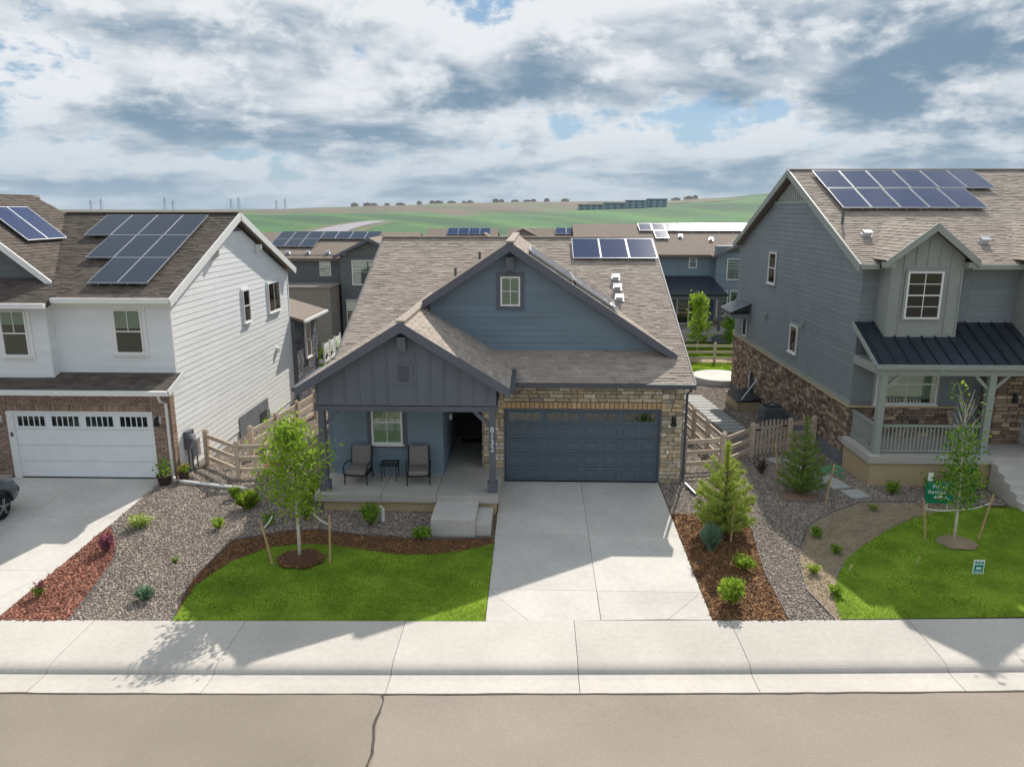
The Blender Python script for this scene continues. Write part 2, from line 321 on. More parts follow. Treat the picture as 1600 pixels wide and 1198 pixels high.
def flush(parent, name, items, m, cap=300):
    """items: (frame, u0, u1, v0, v1, depth, n0)"""
    kind = name if name in UNIT else 'stone'
    key = (name, m.name)
    if key not in UMESH:
        UMESH[key] = []
        for vs, fs in UNIT[kind]:
            me = bpy.data.meshes.new(name); me.from_pydata(vs, [], fs); me.materials.append(m); UMESH[key].append(me)
    items = sorted(items, key=lambda t: (t[0].p((t[1] + t[2]) / 2, (t[3] + t[4]) / 2) - CAM).length)
    o = ORG[parent]; vs_all = []; fs_all = []; tint = []
    for i, (fr, u0, u1, v0, v1, d, n0) in enumerate(items):
        c = fr.p((u0 + u1) / 2, (v0 + v1) / 2, n0) - o; k = random.randrange(len(UNIT[kind]))
        if i < cap:
            ob = bpy.data.objects.new(name, UMESH[key][k]); COL.objects.link(ob); ob.parent = parent
            X, Y, Z = fr.U * (u1 - u0), fr.V * (v1 - v0), fr.N * d
            ob.matrix_local = Matrix(((X.x, Y.x, Z.x, c.x), (X.y, Y.y, Z.y, c.y), (X.z, Y.z, Z.z, c.z), (0, 0, 0, 1)))
        else:
            vs, fs = UNIT[kind][k]; b = len(vs_all); t = random.random() * .98 + .01
            vs_all += [c + fr.U * ((u1 - u0) * x) + fr.V * ((v1 - v0) * y) + fr.N * (d * z) for x, y, z in vs]
            fs_all += [tuple(q + b for q in f) for f in fs]; tint += [t] * len(vs)
    if fs_all:
        me = bpy.data.meshes.new(name + '_field'); me.from_pydata(vs_all, [], fs_all); me.materials.append(m)
        a = me.attributes.new('tint', 'FLOAT', 'POINT'); a.data.foreach_set('value', np.array(tint, dtype=np.float32))
        ob = bpy.data.objects.new(name + '_field', me); COL.objects.link(ob); ob.parent = parent; tag(ob, kind='stuff')
def stones(fr, rects, hmin=.07, hmax=.15, wmin=.14, wmax=.46, d=.045, holes=()):
    out = []
    for u0, u1, v0, v1 in rects:
        v = v0
        while v < v1 - .03:
            h = min(random.uniform(hmin, hmax), v1 - v)
            if v1 - v - h < hmin * .6: h = v1 - v
            u = u0 - random.uniform(0, .1) if False else u0
            while u < u1 - .02:
                w = random.uniform(wmin, wmax)
                if u1 - u - w < wmin * .6: w = u1 - u
                if not any(a < u + w / 2 < b and c < v + h / 2 < e for a, b, c, e in holes):
                    out.append((fr, u + .006, u + w - .006, v + .006, v + h - .006, d * random.uniform(.55, 1.15), 0.))
                u += w
            v += h
    return out
def bricks(fr, rects, w=.22, h=.075, d=.02, g=.011, holes=()):
    out = []
    for u0, u1, v0, v1 in rects:
        k = 0; v = v0
        while v < v1 - .01:
            u = u0 - (w / 2 if k % 2 else 0)
            while u < u1 - .01:
                a, b = max(u, u0), min(u + w, u1); c = min(v + h, v1)
                if b - a > .04 and not any(p < (a + b) / 2 < q and r_ < (v + c) / 2 < s_ for p, q, r_, s_ in holes): out.append((fr, a + g / 2, b - g / 2, v + g / 2, c - g / 2, d, 0.))
                u += w
            v += h; k += 1
    return out
def shingle_rows(fr, poly, lst, expo=.145):
    v0 = min(p[1] for p in poly); v1 = max(p[1] for p in poly); k = 0
    while v0 + k * expo < v1 - .03:
        a = v0 + k * expo; b = min(a + expo, v1); c = clipv(poly, a + .3 * (b - a), b - .3 * (b - a)); k += 1
        if len(c) < 3: continue
        us = [p[0] for p in c]; e0, e1 = min(us), max(us); u = e0 - random.uniform(0, .3)
        while u < e1:
            w = random.choice((.16, .22, .27, .33)); x0, x1 = max(u, e0), min(u + w, e1); u += w
            if x1 - x0 > .03: lst.append((fr, x0, x1 - .004, a, b + .004, random.choice((.011, .015, .022)), .002))
def roof(parent, fr, poly, thick, lst=None, m=None, expo=.145, name='roof_slope', fascia=None):
    """a roof slope: deck of real thickness; its shingles are added to lst"""
    mb = MB().prism([fr.p(u, v) for u, v in poly], fr.N * -thick); ob = mb.build(name, m or M_deck, parent)
    if lst is None: return ob
    shingle_rows(fr, poly, lst, expo)
    return ob
def trim(parent, a, b, w, h, m, name='trim', up=(0, 0, 1)): return MB().bar(a, b, w, h, up).build(name, m, parent)
def window(parent, fr, u0, u1, v0, v1, cols=2, split=True, grid=(2, 1), fm=None, tm=None, tw=.1, blind=.5, n=.03, sill=True, hung=True, lowgrid=False):
    """window > frame is the part itself; trim, panes, muntins, blind, sill are its sub-parts"""
    fm = fm or M_wtrim; fw = .05
    f = MB()
    for a, b, c, d in ((u0, u1, v0, v0 + fw), (u0, u1, v1 - fw, v1), (u0, u0 + fw, v0 + fw, v1 - fw), (u1 - fw, u1, v0 + fw, v1 - fw)): fbox(f, fr, a, b, c, d, n, n + .055)
    w = f.build('window', fm, parent)
    if tm:
        t = MB()
        for a, b, c, d in ((u0 - tw, u1 + tw, v1 + .002, v1 + tw), (u0 - tw, u1 + tw, v0 - tw, v0 - .002), (u0 - tw, u0 - .002, v0 - .002, v1 + .002), (u1 + .002, u1 + tw, v0 - .002, v1 + .002)): fbox(t, fr, a, b, c, d, .0, n + .022)
        t.build('trim', tm, w)
    vm = (v0 + v1) / 2
    a0, a1, b0, b1 = u0 + fw, u1 - fw, v0 + fw, v1 - fw
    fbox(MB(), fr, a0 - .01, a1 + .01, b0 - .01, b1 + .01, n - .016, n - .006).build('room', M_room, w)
    if blind:
        bl = MB(); lo = b1 - (b1 - b0) * blind; z = lo
        while z < b1 - .01: fbox(bl, fr, a0, a1, z, min(z + .043, b1), n + .001, n + .006); z += .05
        bl.build('blind', M_blind, w)
    mun = MB(); rows = [(vm + .02, b1), (b0, vm - .02)] if hung else [(b0, b1)]
    if hung: fbox(mun, fr, a0, a1, vm - .02, vm + .02, n + .012, n + .05)
    for k, (lo, hi) in enumerate(rows):
        gc, gr = grid if (k == 0 or lowgrid) else (1, 1)
        for i in range(1, gc): x = a0 + (a1 - a0) * i / gc; fbox(mun, fr, x - .011, x + .011, lo, hi, n + .02, n + .04)
        for i in range(1, gr): y = lo + (hi - lo) * i / gr; fbox(mun, fr, a0, a1, y - .011, y + .011, n + .021, n + .039)
        for i in range(gc):
            for j in range(gr):
                x0 = a0 + (a1 - a0) * i / gc; x1 = a0 + (a1 - a0) * (i + 1) / gc; y0 = lo + (hi - lo) * j / gr; y1 = lo + (hi - lo) * (j + 1) / gr
                fbox(MB(), fr, x0 + .012, x1 - .012, y0 + .012, y1 - .012, n + .024, n + .029).build('pane', M_glass if blind else M_glassd, w)
    if mun.v: mun.build('muntin', fm, w)
    if sill: fbox(MB(), fr, u0 - .05, u1 + .05, v0 - .05, v0 - .004, n + .024, n + .1).build('sill', fm, w)
    return w
def panel(parent, fr, u0, u1, v0, v1, h=.12, m=None):
    fr_ = MB()
    for a, b, c, d in ((u0, u1, v0, v0 + .015), (u0, u1, v1 - .015, v1), (u0, u0 + .015, v0 + .015, v1 - .015), (u1 - .015, u1, v0 + .015, v1 - .015)): fbox(fr_, fr, a, b, c, d, h, h + .042)
    p = fbox(MB(), fr, u0 + .015, u1 - .015, v0 + .015, v1 - .015, h + .006, h + .038).build('solar_panel', m or M_cell, parent)
    fr_.build('frame', M_alu, p)
    lg = MB()
    for u in (u0 + .25, u1 - .25): fbox(lg, fr, u - .02, u + .02, v0 + .1, v1 - .1, .0, h)
    lg.build('rail', M_alu, p); return p
def gutter(parent, a, b, m, w=.12, h=.12):
    return MB().bar(a, b, w, h).build('gutter', m, parent)
def pip(x, y, poly):
    inside = np.zeros(len(x), bool); n = len(poly)
    for i in range(n):
        x1, y1 = poly[i]; x2, y2 = poly[(i + 1) % n]
        c = ((y1 > y) != (y2 > y)) & (x < (x2 - x1) * (y - y1) / ((y2 - y1) + 1e-12) + x1); inside ^= c
    return inside
def np_mesh(name, verts, faces, m, tint=None, parent=None):
    """verts (n,3), faces (k,3|4) numpy -> one object"""
    me = bpy.data.meshes.new(name); nv = len(verts); nf, w = faces.shape
    me.vertices.add(nv); me.vertices.foreach_set('co', verts.astype(np.float32).ravel())
    me.loops.add(nf * w); me.loops.foreach_set('vertex_index', faces.astype(np.int32).ravel())
    me.polygons.add(nf); me.polygons.foreach_set('loop_start', np.arange(0, nf * w, w, dtype=np.int32)); me.polygons.foreach_set('loop_total', np.full(nf, w, dtype=np.int32))
    me.update(calc_edges=True); me.validate()
    if tint is not None:
        a = me.attributes.new('tint', 'FLOAT', 'POINT'); a.data.foreach_set('value', tint.astype(np.float32))
    me.materials.append(m); ob = bpy.data.objects.new(name, me); COL.objects.link(ob)
    if parent: ob.parent = parent
    ORG[ob] = V(0, 0, 0); return ob

# ------------------------------------------------------------------ the lie of the land
def street(x):
    t = max(-30., min(30., x)); return -7.72 + .033 * x + .0006 * t * t
def zg(x, y):
    if y >= 0: return -.055 * min(15., y)
    return -.35 * min(1., -y / 7.7)
zgv = np.vectorize(zg)
def sheet(name, poly, dz, m, res=.5, kind='structure', mound=0., parent=None):
    bm = bmesh.new(); bm.faces.new([bm.verts.new((x, y, 0)) for x, y in poly])
    xs = [p[0] for p in poly]; ys = [p[1] for p in poly]
    for ax, lo, hi in ((0, min(xs), max(xs)), (1, min(ys), max(ys))):
        k = lo + res
        while k < hi:
            co = (k, 0, 0) if ax == 0 else (0, k, 0); no = (1, 0, 0) if ax == 0 else (0, 1, 0)
            bmesh.ops.bisect_plane(bm, geom=bm.verts[:] + bm.edges[:] + bm.faces[:], plane_co=co, plane_no=no); k += res
    for ax in (0, 15):
        bmesh.ops.bisect_plane(bm, geom=bm.verts[:] + bm.edges[:] + bm.faces[:], plane_co=(0, ax, 0), plane_no=(0, 1, 0))
    cx = sum(xs) / len(xs); cy = sum(ys) / len(ys); rm = max(math.hypot(x - cx, y - cy) for x, y in poly)
    for v in bm.verts:
        v.co.z = zg(v.co.x, v.co.y) + dz + (mound * max(0, 1 - (math.hypot(v.co.x - cx, v.co.y - cy) / rm) ** 2) if mound else 0)
    bmesh.ops.recalc_face_normals(bm, faces=bm.faces)
    for f in bm.faces:
        if f.normal.z < 0: f.normal_flip()
    me = bpy.data.meshes.new(name); bm.to_mesh(me); bm.free(); me.materials.append(m)
    ob = bpy.data.objects.new(name, me); COL.objects.link(ob)
    if parent: ob.parent = parent
    else: tag(ob, kind=kind)
    ORG[ob] = V(0, 0, 0); return ob
def pts_in(poly, dens, nmax=200000):
    xs = [p[0] for p in poly]; ys = [p[1] for p in poly]; A = (max(xs) - min(xs)) * (max(ys) - min(ys)); n = int(A * dens)
    x = rng.uniform(min(xs), max(xs), n); y = rng.uniform(min(ys), max(ys), n); k = pip(x, y, poly); return x[k][:nmax], y[k][:nmax]
OCT_V = np.array([(1, 0, 0), (-1, 0, 0), (0, 1, 0), (0, -1, 0), (0, 0, 1), (0, 0, -.3)]); OCT_F = np.array([(0, 2, 4), (2, 1, 4), (1, 3, 4), (3, 0, 4), (2, 0, 5), (1, 2, 5), (3, 1, 5), (0, 3, 5)])
def scatter_stones(name, poly, dens, m, s0, s1, dz, label, cat, flat=.6, long=1.4, keep=None):
    x, y = pts_in(poly, dens)
    if keep is not None: k = keep(x, y); x, y = x[k], y[k]
    n = len(x); z = zgv(x, y) + dz
    s = rng.uniform(s0, s1, n)[:, None]; a = rng.uniform(0, 2 * math.pi, n); ca, sa = np.cos(a)[:, None], np.sin(a)[:, None]
    v = OCT_V[None] * rng.uniform(.7, 1.2, (n, 6, 1)); lx = v[:, :, 0] * s * rng.uniform(1, long, n)[:, None]; ly = v[:, :, 1] * s * .75; lz = v[:, :, 2] * s * flat
    tl = rng.normal(0, .3, (n, 1)); lz = lz + lx * tl
    P = np.stack([lx * ca - ly * sa + x[:, None], lx * sa + ly * ca + y[:, None], lz + z[:, None]], -1).reshape(-1, 3)
    F = (OCT_F[None] + (np.arange(n) * 6)[:, None, None]).reshape(-1, 3)
    return tag(np_mesh(name, P, F, m, np.repeat(rng.uniform(.01, .99, n), 6)), label, cat, kind='stuff')
def scatter_grass(name, poly, dens, m, h0, h1, w, dz, label, keep=None):
    cx = sum(p[0] for p in poly) / len(poly); cy = sum(p[1] for p in poly) / len(poly)
    poly = [(px + .05 * np.sign(px - cx), py + .05 * np.sign(py - cy)) if py > -7 else (px, py) for px, py in poly]
    x, y = pts_in(poly, dens, 400000)
    if keep is not None: k = keep(x, y); x, y = x[k], y[k]
    n = len(x); z = zgv(x, y) + dz; a = rng.uniform(0, 2 * math.pi, n); h = rng.uniform(h0, h1, n) * (1 + .7 * (rng.random(n) < .06)) * (1 + .35 * np.sin(x * 2.3 + np.sin(y * 3.1)) * np.sin(y * 2.7)); lean = rng.normal(0, .45, (n, 2)) * h[:, None]
    dx, dy = np.cos(a) * w / 2, np.sin(a) * w / 2
    P = np.stack([np.stack([x - dx, y - dy, z], -1), np.stack([x + dx, y + dy, z], -1), np.stack([x + lean[:, 0], y + lean[:, 1], z + h], -1)], 1).reshape(-1, 3)
    pt = .45 + .3 * np.sin(x * 1.7 + 2 * np.sin(y * 1.1)) * np.cos(y * 2.1 + x) + rng.uniform(-.25, .25, n)
    return tag(np_mesh(name, P, np.arange(3 * n).reshape(-1, 3), m, np.repeat(np.clip(pt, .01, .99), 3)), label, 'grass', kind='stuff')

# ------------------------------------------------------------------ terrain out to the horizon
def az_elev(a):
    pts = [(-180, -.05), (-60, -.06), (-24, -.08), (-19, -.02), (-14.5, .12), (-11, .22), (-6, .38), (0, .48), (6, .52), (9.6, .55), (13, .72), (17, 1.02), (22, 1.2), (30, 1.15), (45, .9), (70, .3), (110, -.05), (180, -.05)]
    for (a0, e0), (a1, e1) in zip(pts, pts[1:]):
        if a0 <= a <= a1: t = (a - a0) / (a1 - a0); t = t * t * (3 - 2 * t); return e0 + (e1 - e0) * t
    return -.05
def land_z(a, r):
    if r < 260: return -1.3
    t = min(1., (r - 260) / 1500); t = t * t * (3 - 2 * t)
    top = 8.4 + 1800 * math.tan(R(az_elev(a))) + 1.3
    z = -1.3 + top * t
    z += t * (1 - t) * 4 * (1.7 * math.sin(r * .006 + a * .16) + 1.0 * math.sin(r * .013 - a * .3)) * min(1., max(0., top / 9))
    if r > 1800: z = -1.3 + top * max(.3, 1 - (r - 1800) / 6000) if top > 12 else z
    return z
def land_at(a, r):
    x = CAM.x + r * math.sin(R(a)); y = CAM.y + r * math.cos(R(a)); return V(x, y, land_z(a, r))
def terrain():
    azs = [-180 + i * 6 for i in range(21)] + [-59 + i * .7 for i in range(170)] + [60 + i * 6 for i in range(20)]
    rs = [0, 30, 60, 100, 160, 230, 260] + [300 + i * 45 for i in range(36)] + [2000, 2300, 2700, 3200, 4000, 4800]
    vs = []; cols = []
    g1, g2, g3, br, tan = lin('#3f6b3c'), lin('#2c5236'), lin('#5f8a40'), lin('#6b5d52'), lin('#7d765c')  # land colours darkened to stand in for cloud shade over the hills
    for r in rs:
        for a in azs:
            p = land_at(a, r); vs.append(p)
            n = .5 + .5 * math.sin(r * .011 + a * .35 + 1.5 * math.sin(a * .22)); c = [g1[i] * (1 - n) + g2[i] * n for i in range(3)]
            s = .5 + .5 * math.sin(r * .021 + a * .9); k = max(0, s - .75) * 2; c = [c[i] * (1 - k) + g3[i] * k for i in range(3)]
            b = max(0., min(1., (r - 690 - 16 * abs(a + 6) + 60 * math.sin(a * .9)) / 140)) * (1 if a < 12 else max(0, 1 - (a - 12) / 3)); b *= .75 + .25 * math.sin(a * 1.1 + r * .01)
            b = max(0, b); c = [c[i] * (1 - b) + br[i] * b for i in range(3)]
            if r < 270: c = list(tan)
            cols.append((*c, 1))
    W = len(azs); fs = []
    for j in range(len(rs) - 1):
        for i in range(W):
            k = (i + 1) % W
            if j == 0: fs.append((i, W + i, W + k)) if True else None
            else: fs.append((j * W + i, (j + 1) * W + i, (j + 1) * W + k, j * W + k))
    me = bpy.data.meshes.new('terrain'); me.from_pydata(vs, [], fs)
    bm = bmesh.new(); bm.from_mesh(me); bmesh.ops.recalc_face_normals(bm, faces=bm.faces)
    for f in bm.faces:
        if f.normal.z < 0: f.normal_flip()
    bm.to_mesh(me); bm.free()
    ca = me.color_attributes.new('col', 'FLOAT_COLOR', 'POINT'); ca.data.foreach_set('color', np.array(cols, dtype=np.float32).ravel())
    me.shade_smooth(); me.materials.append(M_land); ob = bpy.data.objects.new('terrain', me); COL.objects.link(ob); tag(ob, kind='structure')
terrain()
def ribbon(name, pts, width, dz, m, kind='structure'):
    """a strip laid over the land along (azimuth, range) points"""
    P = [land_at(a, r) for a, r in pts]; vs = []
    for i, p in enumerate(P):
        d = (P[min(i + 1, len(P) - 1)] - P[max(i - 1, 0)]); d.z = 0; d.normalize(); n = V(-d.y, d.x, 0); w = width
        vs += [p + n * w / 2 + V(0, 0, dz), p - n * w / 2 + V(0, 0, dz)]
    mb = MB().add(vs, [(2 * i, 2 * i + 1, 2 * i + 3, 2 * i + 2) for i in range(len(P) - 1)]); ob = mb.build(name, m); tag(ob, kind=kind); return ob
def curve_pts(ctrl, n=40):
    out = []
    for i in range(n + 1):
        t = i / n * (len(ctrl) - 1); k = min(int(t), len(ctrl) - 2); f = t - k
        p0, p1, p2, p3 = ctrl[max(k - 1, 0)], ctrl[k], ctrl[k + 1], ctrl[min(k + 2, len(ctrl) - 1)]
        out.append(tuple(.5 * (2 * p1[j] + (p2[j] - p0[j]) * f + (2 * p0[j] - 5 * p1[j] + 4 * p2[j] - p3[j]) * f * f + (3 * p1[j] - p0[j] - 3 * p2[j] + p3[j]) * f ** 3) for j in (0, 1)))
    return out
M_froad = mat('far_road', lin('#918e96'), .9, nscale=.05, nvar=.08)
M_fverge = mat('far_verge', lin('#63664c'), .95, nscale=.05, nvar=.15)
FR = [(-16.2, 205), (-15.9, 260), (-15.2, 320), (-14, 400), (-12.6, 470), (-11.4, 520)]
ribbon('far_verge', curve_pts(FR), 30, .25, M_fverge); ribbon('far_road', curve_pts(FR), 15, .5, M_froad)
ribbon('dirt_track', curve_pts([(4, 1150), (8, 1120), (10, 1080), (12.5, 1090), (14.5, 1250)], 30), 16, .8, M_fverge)

# ------------------------------------------------------------------ yards
BACK = 60
sheet('ground', [(-45, -8.6), (-20, -8.2), (0, -7.9), (20, -7.0), (45, -5.6), (45, BACK), (-45, BACK)], -.06, M_soil, 2.5)
SX = lambda x: (x, street(x) - .01)
GL = [SX(-10.1), SX(-7.86), (-8.19, -6.19), (-7.95, -4.21), (-6.68, -3.62), (-5.82, -3.52), (-4.89, -3.76), (-2.75, -4.05), (-2.75, -2.0), (-6.0, -2.0), (-6.0, 15), (-11.4, 15), (-11.4, 0), (-11.85, -.2), (-11.72, -3.4), (-10.63, -5.15), (-10.35, -6.5)]
sheet('gravel_bed', GL, .004, M_gravb)
LAWN = [SX(-7.86), (-7.98, -6.5), (-7.6, -5.35), (-6.89, -4.6), (-6.2, -4.38), (-5.4, -4.36), (-4.4, -4.6), (-3.47, -4.86), (-2.6, -4.86), (-1.8, -4.6), (-1.03, -4.2), SX(-1.03)]
ML = [SX(-7.86), (-8.19, -6.19), (-7.95, -4.21), (-6.68, -3.62), (-5.82, -3.52), (-4.89, -3.76), (-2.75, -4.0), (-1.03, -3.9)] + LAWN[::-1][1:-1]
sheet('mulch_bed', ML, .012, M_mulb); sheet('lawn', LAWN, .02, M_lawnb)
RM = [SX(-11.74), SX(-10.1), (-10.35, -6.5), (-10.63, -5.15), (-11.05, -4.3), (-11.72, -3.4)]
sheet('red_mulch_bed', RM, .012, M_rmulb)
MR = [(3.95, -2.25), (5.9, -2.2), (5.98, -3.3), (5.85, -4.02), (5.65, -5.6), SX(5.6), SX(3.94)]
GR = [(3.95, -2.25), (3.95, -.05), (4.65, -.05), (4.65, 17), (10.5, 17), (10.5, -.0), (13.9, -.0), (13.9, -1.45), (12.88, -1.46), (11.3, -1.28), (9.7, -1.32), (8.5, -2.1), (7.67, -2.85), (7.0, -4.1), (6.6, -5.2), (6.4, -6.3), SX(6.6), SX(5.6), (5.65, -5.6), (5.85, -4.02), (5.98, -3.3), (5.9, -2.2)]
LR = [SX(6.74), (6.95, -6.5), (7.4, -5.61), (7.9, -4.8), (8.55, -4.12), (9.6, -3.2), (10.78, -2.36), (11.8, -1.85), (12.88, -1.6), (14.3, -1.6), (20, -1.6), SX(20)]
TB = [SX(6.6), (6.4, -6.3), (6.6, -5.2), (7.0, -4.1), (7.67, -2.85), (8.5, -2.1), (9.7, -1.32), (11.3, -1.28), (12.88, -1.46), (12.88, -1.6), (11.8, -1.85), (10.78, -2.36), (9.6, -3.2), (8.55, -4.12), (7.9, -4.8), (7.4, -5.61), (6.95, -6.5), SX(6.74)]
sheet('gravel_bed', GR, .005, M_gravb); sheet('mulch_bed', MR, .012, M_mulb); sheet('tan_gravel_bed', TB, .012, M_tanb); sheet('lawn', LR, .02, M_lawnb)
BL = [(7.0, 19.6), (13, 19.6), (13, 23.2), (7.0, 23.2)]; BL2 = [(8, 24.6), (18, 24.6), (18, 30.0), (8, 30.0)]; BL3 = [(-16, 20), (-8, 20), (-8, 28), (-16, 28)]
for p in (BL, BL2, BL3): sheet('back_lawn', p, .02, M_lawnb)
sheet('back_gravel', [(7, 23.2), (18, 23.2), (18, 24.6), (7, 24.6)], .015, M_tanb)
ring = lambda cx, cy, rx, ry, n=18: [(cx + rx * math.cos(i * 2 * math.pi / n) * (1 + .08 * math.sin(i * 2.3)), cy + ry * math.sin(i * 2 * math.pi / n) * (1 + .08 * math.cos(i * 1.7))) for i in range(n)]
RG1, RG2 = ring(-5.85, -5.2, .58, .5), ring(11.15, -3.85, .5, .42)
tag(sheet('mulch_ring', RG1, .026, M_mulb, .2, mound=.1), kind='structure'); tag(sheet('mulch_ring', RG2, .026, M_tanb, .2, mound=.06), kind='structure')
not1 = lambda x, y: ~(pip(x, y, RG1) | pip(x, y, RG2))
scatter_grass('lawn_grass', LAWN, 1500, M_grass, .014, .036, .015, .02, 'mown grass of the lawn in front of the blue house', not1)
scatter_grass('lawn_grass', LR, 1200, M_grass, .014, .036, .015, .02, 'mown grass of the lawn in front of the dark grey house', not1)
for p, l in ((BL, 'bright grass strip in front of the rail fence in the back yard'), (BL2, 'bright grass behind the rail fence by the far blue house'), (BL3, 'grass in the back yard of the charcoal house')): scatter_grass('back_grass', p, 500, M_grass, .04, .1, .035, .02, l)
nearL = lambda x, y: (y < 3.5); 
scatter_stones('gravel', GL, 900, M_grav, .011, .04, .01, 'grey river gravel between the white house and the blue house', 'gravel', keep=lambda x, y: y < 1)
scatter_stones('gravel', GL, 260, M_grav, .022, .045, .01, 'grey river gravel of the side yard along the white house', 'gravel', keep=lambda x, y: y >= 1)
scatter_stones('gravel', GR, 850, M_grav, .011, .04, .01, 'grey river gravel between the blue house and the dark grey house', 'gravel', keep=lambda x, y: y < 2)
scatter_stones('gravel', GR, 260, M_grav, .022, .045, .01, 'grey river gravel of the side yard along the dark grey house', 'gravel', keep=lambda x, y: y >= 2)
scatter_stones('tan_gravel', TB, 600, mat('tan_chip', None, .9, ramp=[lin(c) for c in ('#a89a84','#7d705e','#c9bca5','#98886f','#6f6455')]), .01, .026, .014, 'tan crushed gravel round the edge of the right lawn', 'gravel')
scatter_stones('mulch', ML, 1100, M_mul, .02, .05, .016, 'brown bark mulch along the left lawn', 'mulch', .3, 2.2)
scatter_stones('mulch', MR, 1000, M_mul, .02, .05, .016, 'brown bark mulch beside the driveway', 'mulch', .3, 2.2)
scatter_stones('mulch', RM, 1000, M_rmul, .02, .05, .016, 'red bark mulch beside the white house driveway', 'mulch', .3, 2.2)
scatter_stones('mulch', RG1, 900, M_mul, .02, .05, .07, 'brown bark mulch round the left tree trunk', 'mulch', .3, 2.2)
def edging(pts, label):
    mb = MB()
    for (a, b), (c, d) in zip(pts, pts[1:]): mb.prism([(a, b, zg(a, b) - .02), (c, d, zg(c, d) - .02), (c, d, zg(c, d) + .045), (a, b, zg(a, b) + .045)], V(.012, .012, 0))
    tag(mb.build('edging', M_trim if 'metal' in label else M_foundg), label, 'edging')
edging(ML[0:8], 'thin metal edging between the gravel and the left mulch bed')
edging(MR[1:6], 'thin metal edging between mulch and gravel right of the driveway')
edging(TB[0:8], 'thin metal edging round the tan gravel bed')
edging(RM[1:6], 'thin metal edging between red mulch and gravel')

# ------------------------------------------------------------------ street, walk, driveways
def strip(name, x0, x1, prof, m, parent=None, n=4, gap=.006):
    """concrete between x0 and x1 following the street line; prof = [(offset from walk back edge, z)]"""
    vs = []; xs = [x0 + gap + (x1 - x0 - 2 * gap) * i / n for i in range(n + 1)]; k = len(prof)
    for x in xs: vs += [(x, street(x) - o, z) for o, z in prof] + [(x, street(x) - prof[-1][0], -.9), (x, street(x) - prof[0][0], -.9)]
    w = k + 2; fs = []
    for i in range(n):
        for j in range(w): fs.append((i * w + j, i * w + (j + 1) % w, (i + 1) * w + (j + 1) % w, (i + 1) * w + j))
    fs += [tuple(range(w)), tuple(n * w + q for q in range(w - 1, -1, -1))]
    return MB().add(vs, fs).build(name, m, parent)
road = MB(); xs = [-90 + i * 3 for i in range(61)]
for o0, o1, z0, z1 in ((2.33, 6.8, -.485, -.40), (6.8, 11.2, -.40, -.485)):
    road.add([(x, street(x) - o, z) for x in xs for o, z in ((o0, z0), (o1, z1))], [(2 * i, 2 * i + 1, 2 * i + 3, 2 * i + 2) for i in range(len(xs) - 1)])
road = tag(road.build('road', M_asph), kind='structure')
patch = MB(); xp = [-60 + i * 2 for i in range(29)] + [-2.82]
pz = lambda o: -.485 + .085 * (o - 2.33) / 4.47 + .004
vs = []
for x in xp:
    e = 1 if x > -3 else 0
    for o in (2.36, 6.7): vs.append((x + (.12 * (o - 2.4) if e else 0), street(x) - o, pz(o)))
tag(patch.add(vs, [(2 * i, 2 * i + 1, 2 * i + 3, 2 * i + 2) for i in range(len(xp) - 1)]).build('asphalt_patch', M_asph2, None), kind='structure')
def tar_line(name, pts, w0, label):
    vs = []; r = random.Random(len(pts))
    for i, (x, y) in enumerate(pts):
        p0 = pts[max(i - 1, 0)]; p1 = pts[min(i + 1, len(pts) - 1)]; d = V(p1[0] - p0[0], p1[1] - p0[1], 0).normalized(); n = V(-d.y, d.x, 0); w = w0 * r.uniform(.5, 1.3)
        z = pz(max(2.33, street(x) - y)) + .004; j = r.uniform(-.012, .012); c = V(x, y, z) + n * j; vs += [c + n * w / 2, c - n * w / 2]
    tag(MB().add(vs, [(2 * i, 2 * i + 1, 2 * i + 3, 2 * i + 2) for i in range(len(pts) - 1)]).build(name, M_tar), kind='structure')
tar_line('road_crack', [(-2.8 + .035 * math.sin(i * .9) + .012 * i, street(-2.8) - 2.36 - i * .18) for i in range(22)], .045, '')
tar_line('gutter_joint', [(-24 + i * .4, street(-24 + i * .4) - 2.35) for i in range(120)], .045, '')
WALK = tag(MB().add([(-60, street(-60) - .02, -.42), (60, street(60) - .02, -.42), (60, street(60) - 1.2, -.45), (-60, street(-60) - 1.2, -.45)], [(0, 1, 2, 3)]).build('sidewalk', M_walk), kind='structure')
JX = [-60, -40, -24, -20.4, -16.8, -13.1, -9.54, -6.24, -2.76, .91, 4.31, 8.21, 11.9, 15.6, 19.3, 23, 40, 60]
for a, b in zip(JX, JX[1:]):
    nn = max(4, int((b - a) / 1))
    strip('slab', a, b, [(0, -.335), (1.38, -.366)] + [(1.38 + .32 * math.sin(t * math.pi / 2), -.366 - .125 * (1 - math.cos(t * math.pi / 2))) for t in (.15, .3, .45, .6, .72, .82, .92, 1)], M_walk, WALK, nn)
    strip('gutter_slab', a, b, [(1.704, -.493), (1.9, -.499), (2.33, -.478)], M_walk, WALK, nn)
for o0, o1, z, nm, m in ((11.2, 13.2, -.35, 'far_sidewalk', M_walk), (13.2, 60, -.3, 'far_yard', M_gravb)):
    mb = MB(); mb.add([(x, street(x) - o, z) for x in xs for o in (o0, o1)], [(2 * i, 2 * i + 1, 2 * i + 3, 2 * i + 2) for i in range(len(xs) - 1)]); tag(mb.build(nm, m), kind='structure')
def slab(parent, poly, m, top=.012, name='slab'):
    p = [V(x, y, zg(x, y) + top) for x, y in poly]; cx = sum(p, V(0, 0, 0)) / len(p)
    q = [a + (cx - a).normalized() * .008 for a in p]
    return MB().prism(q, V(0, 0, -.16)).build(name, m, parent)
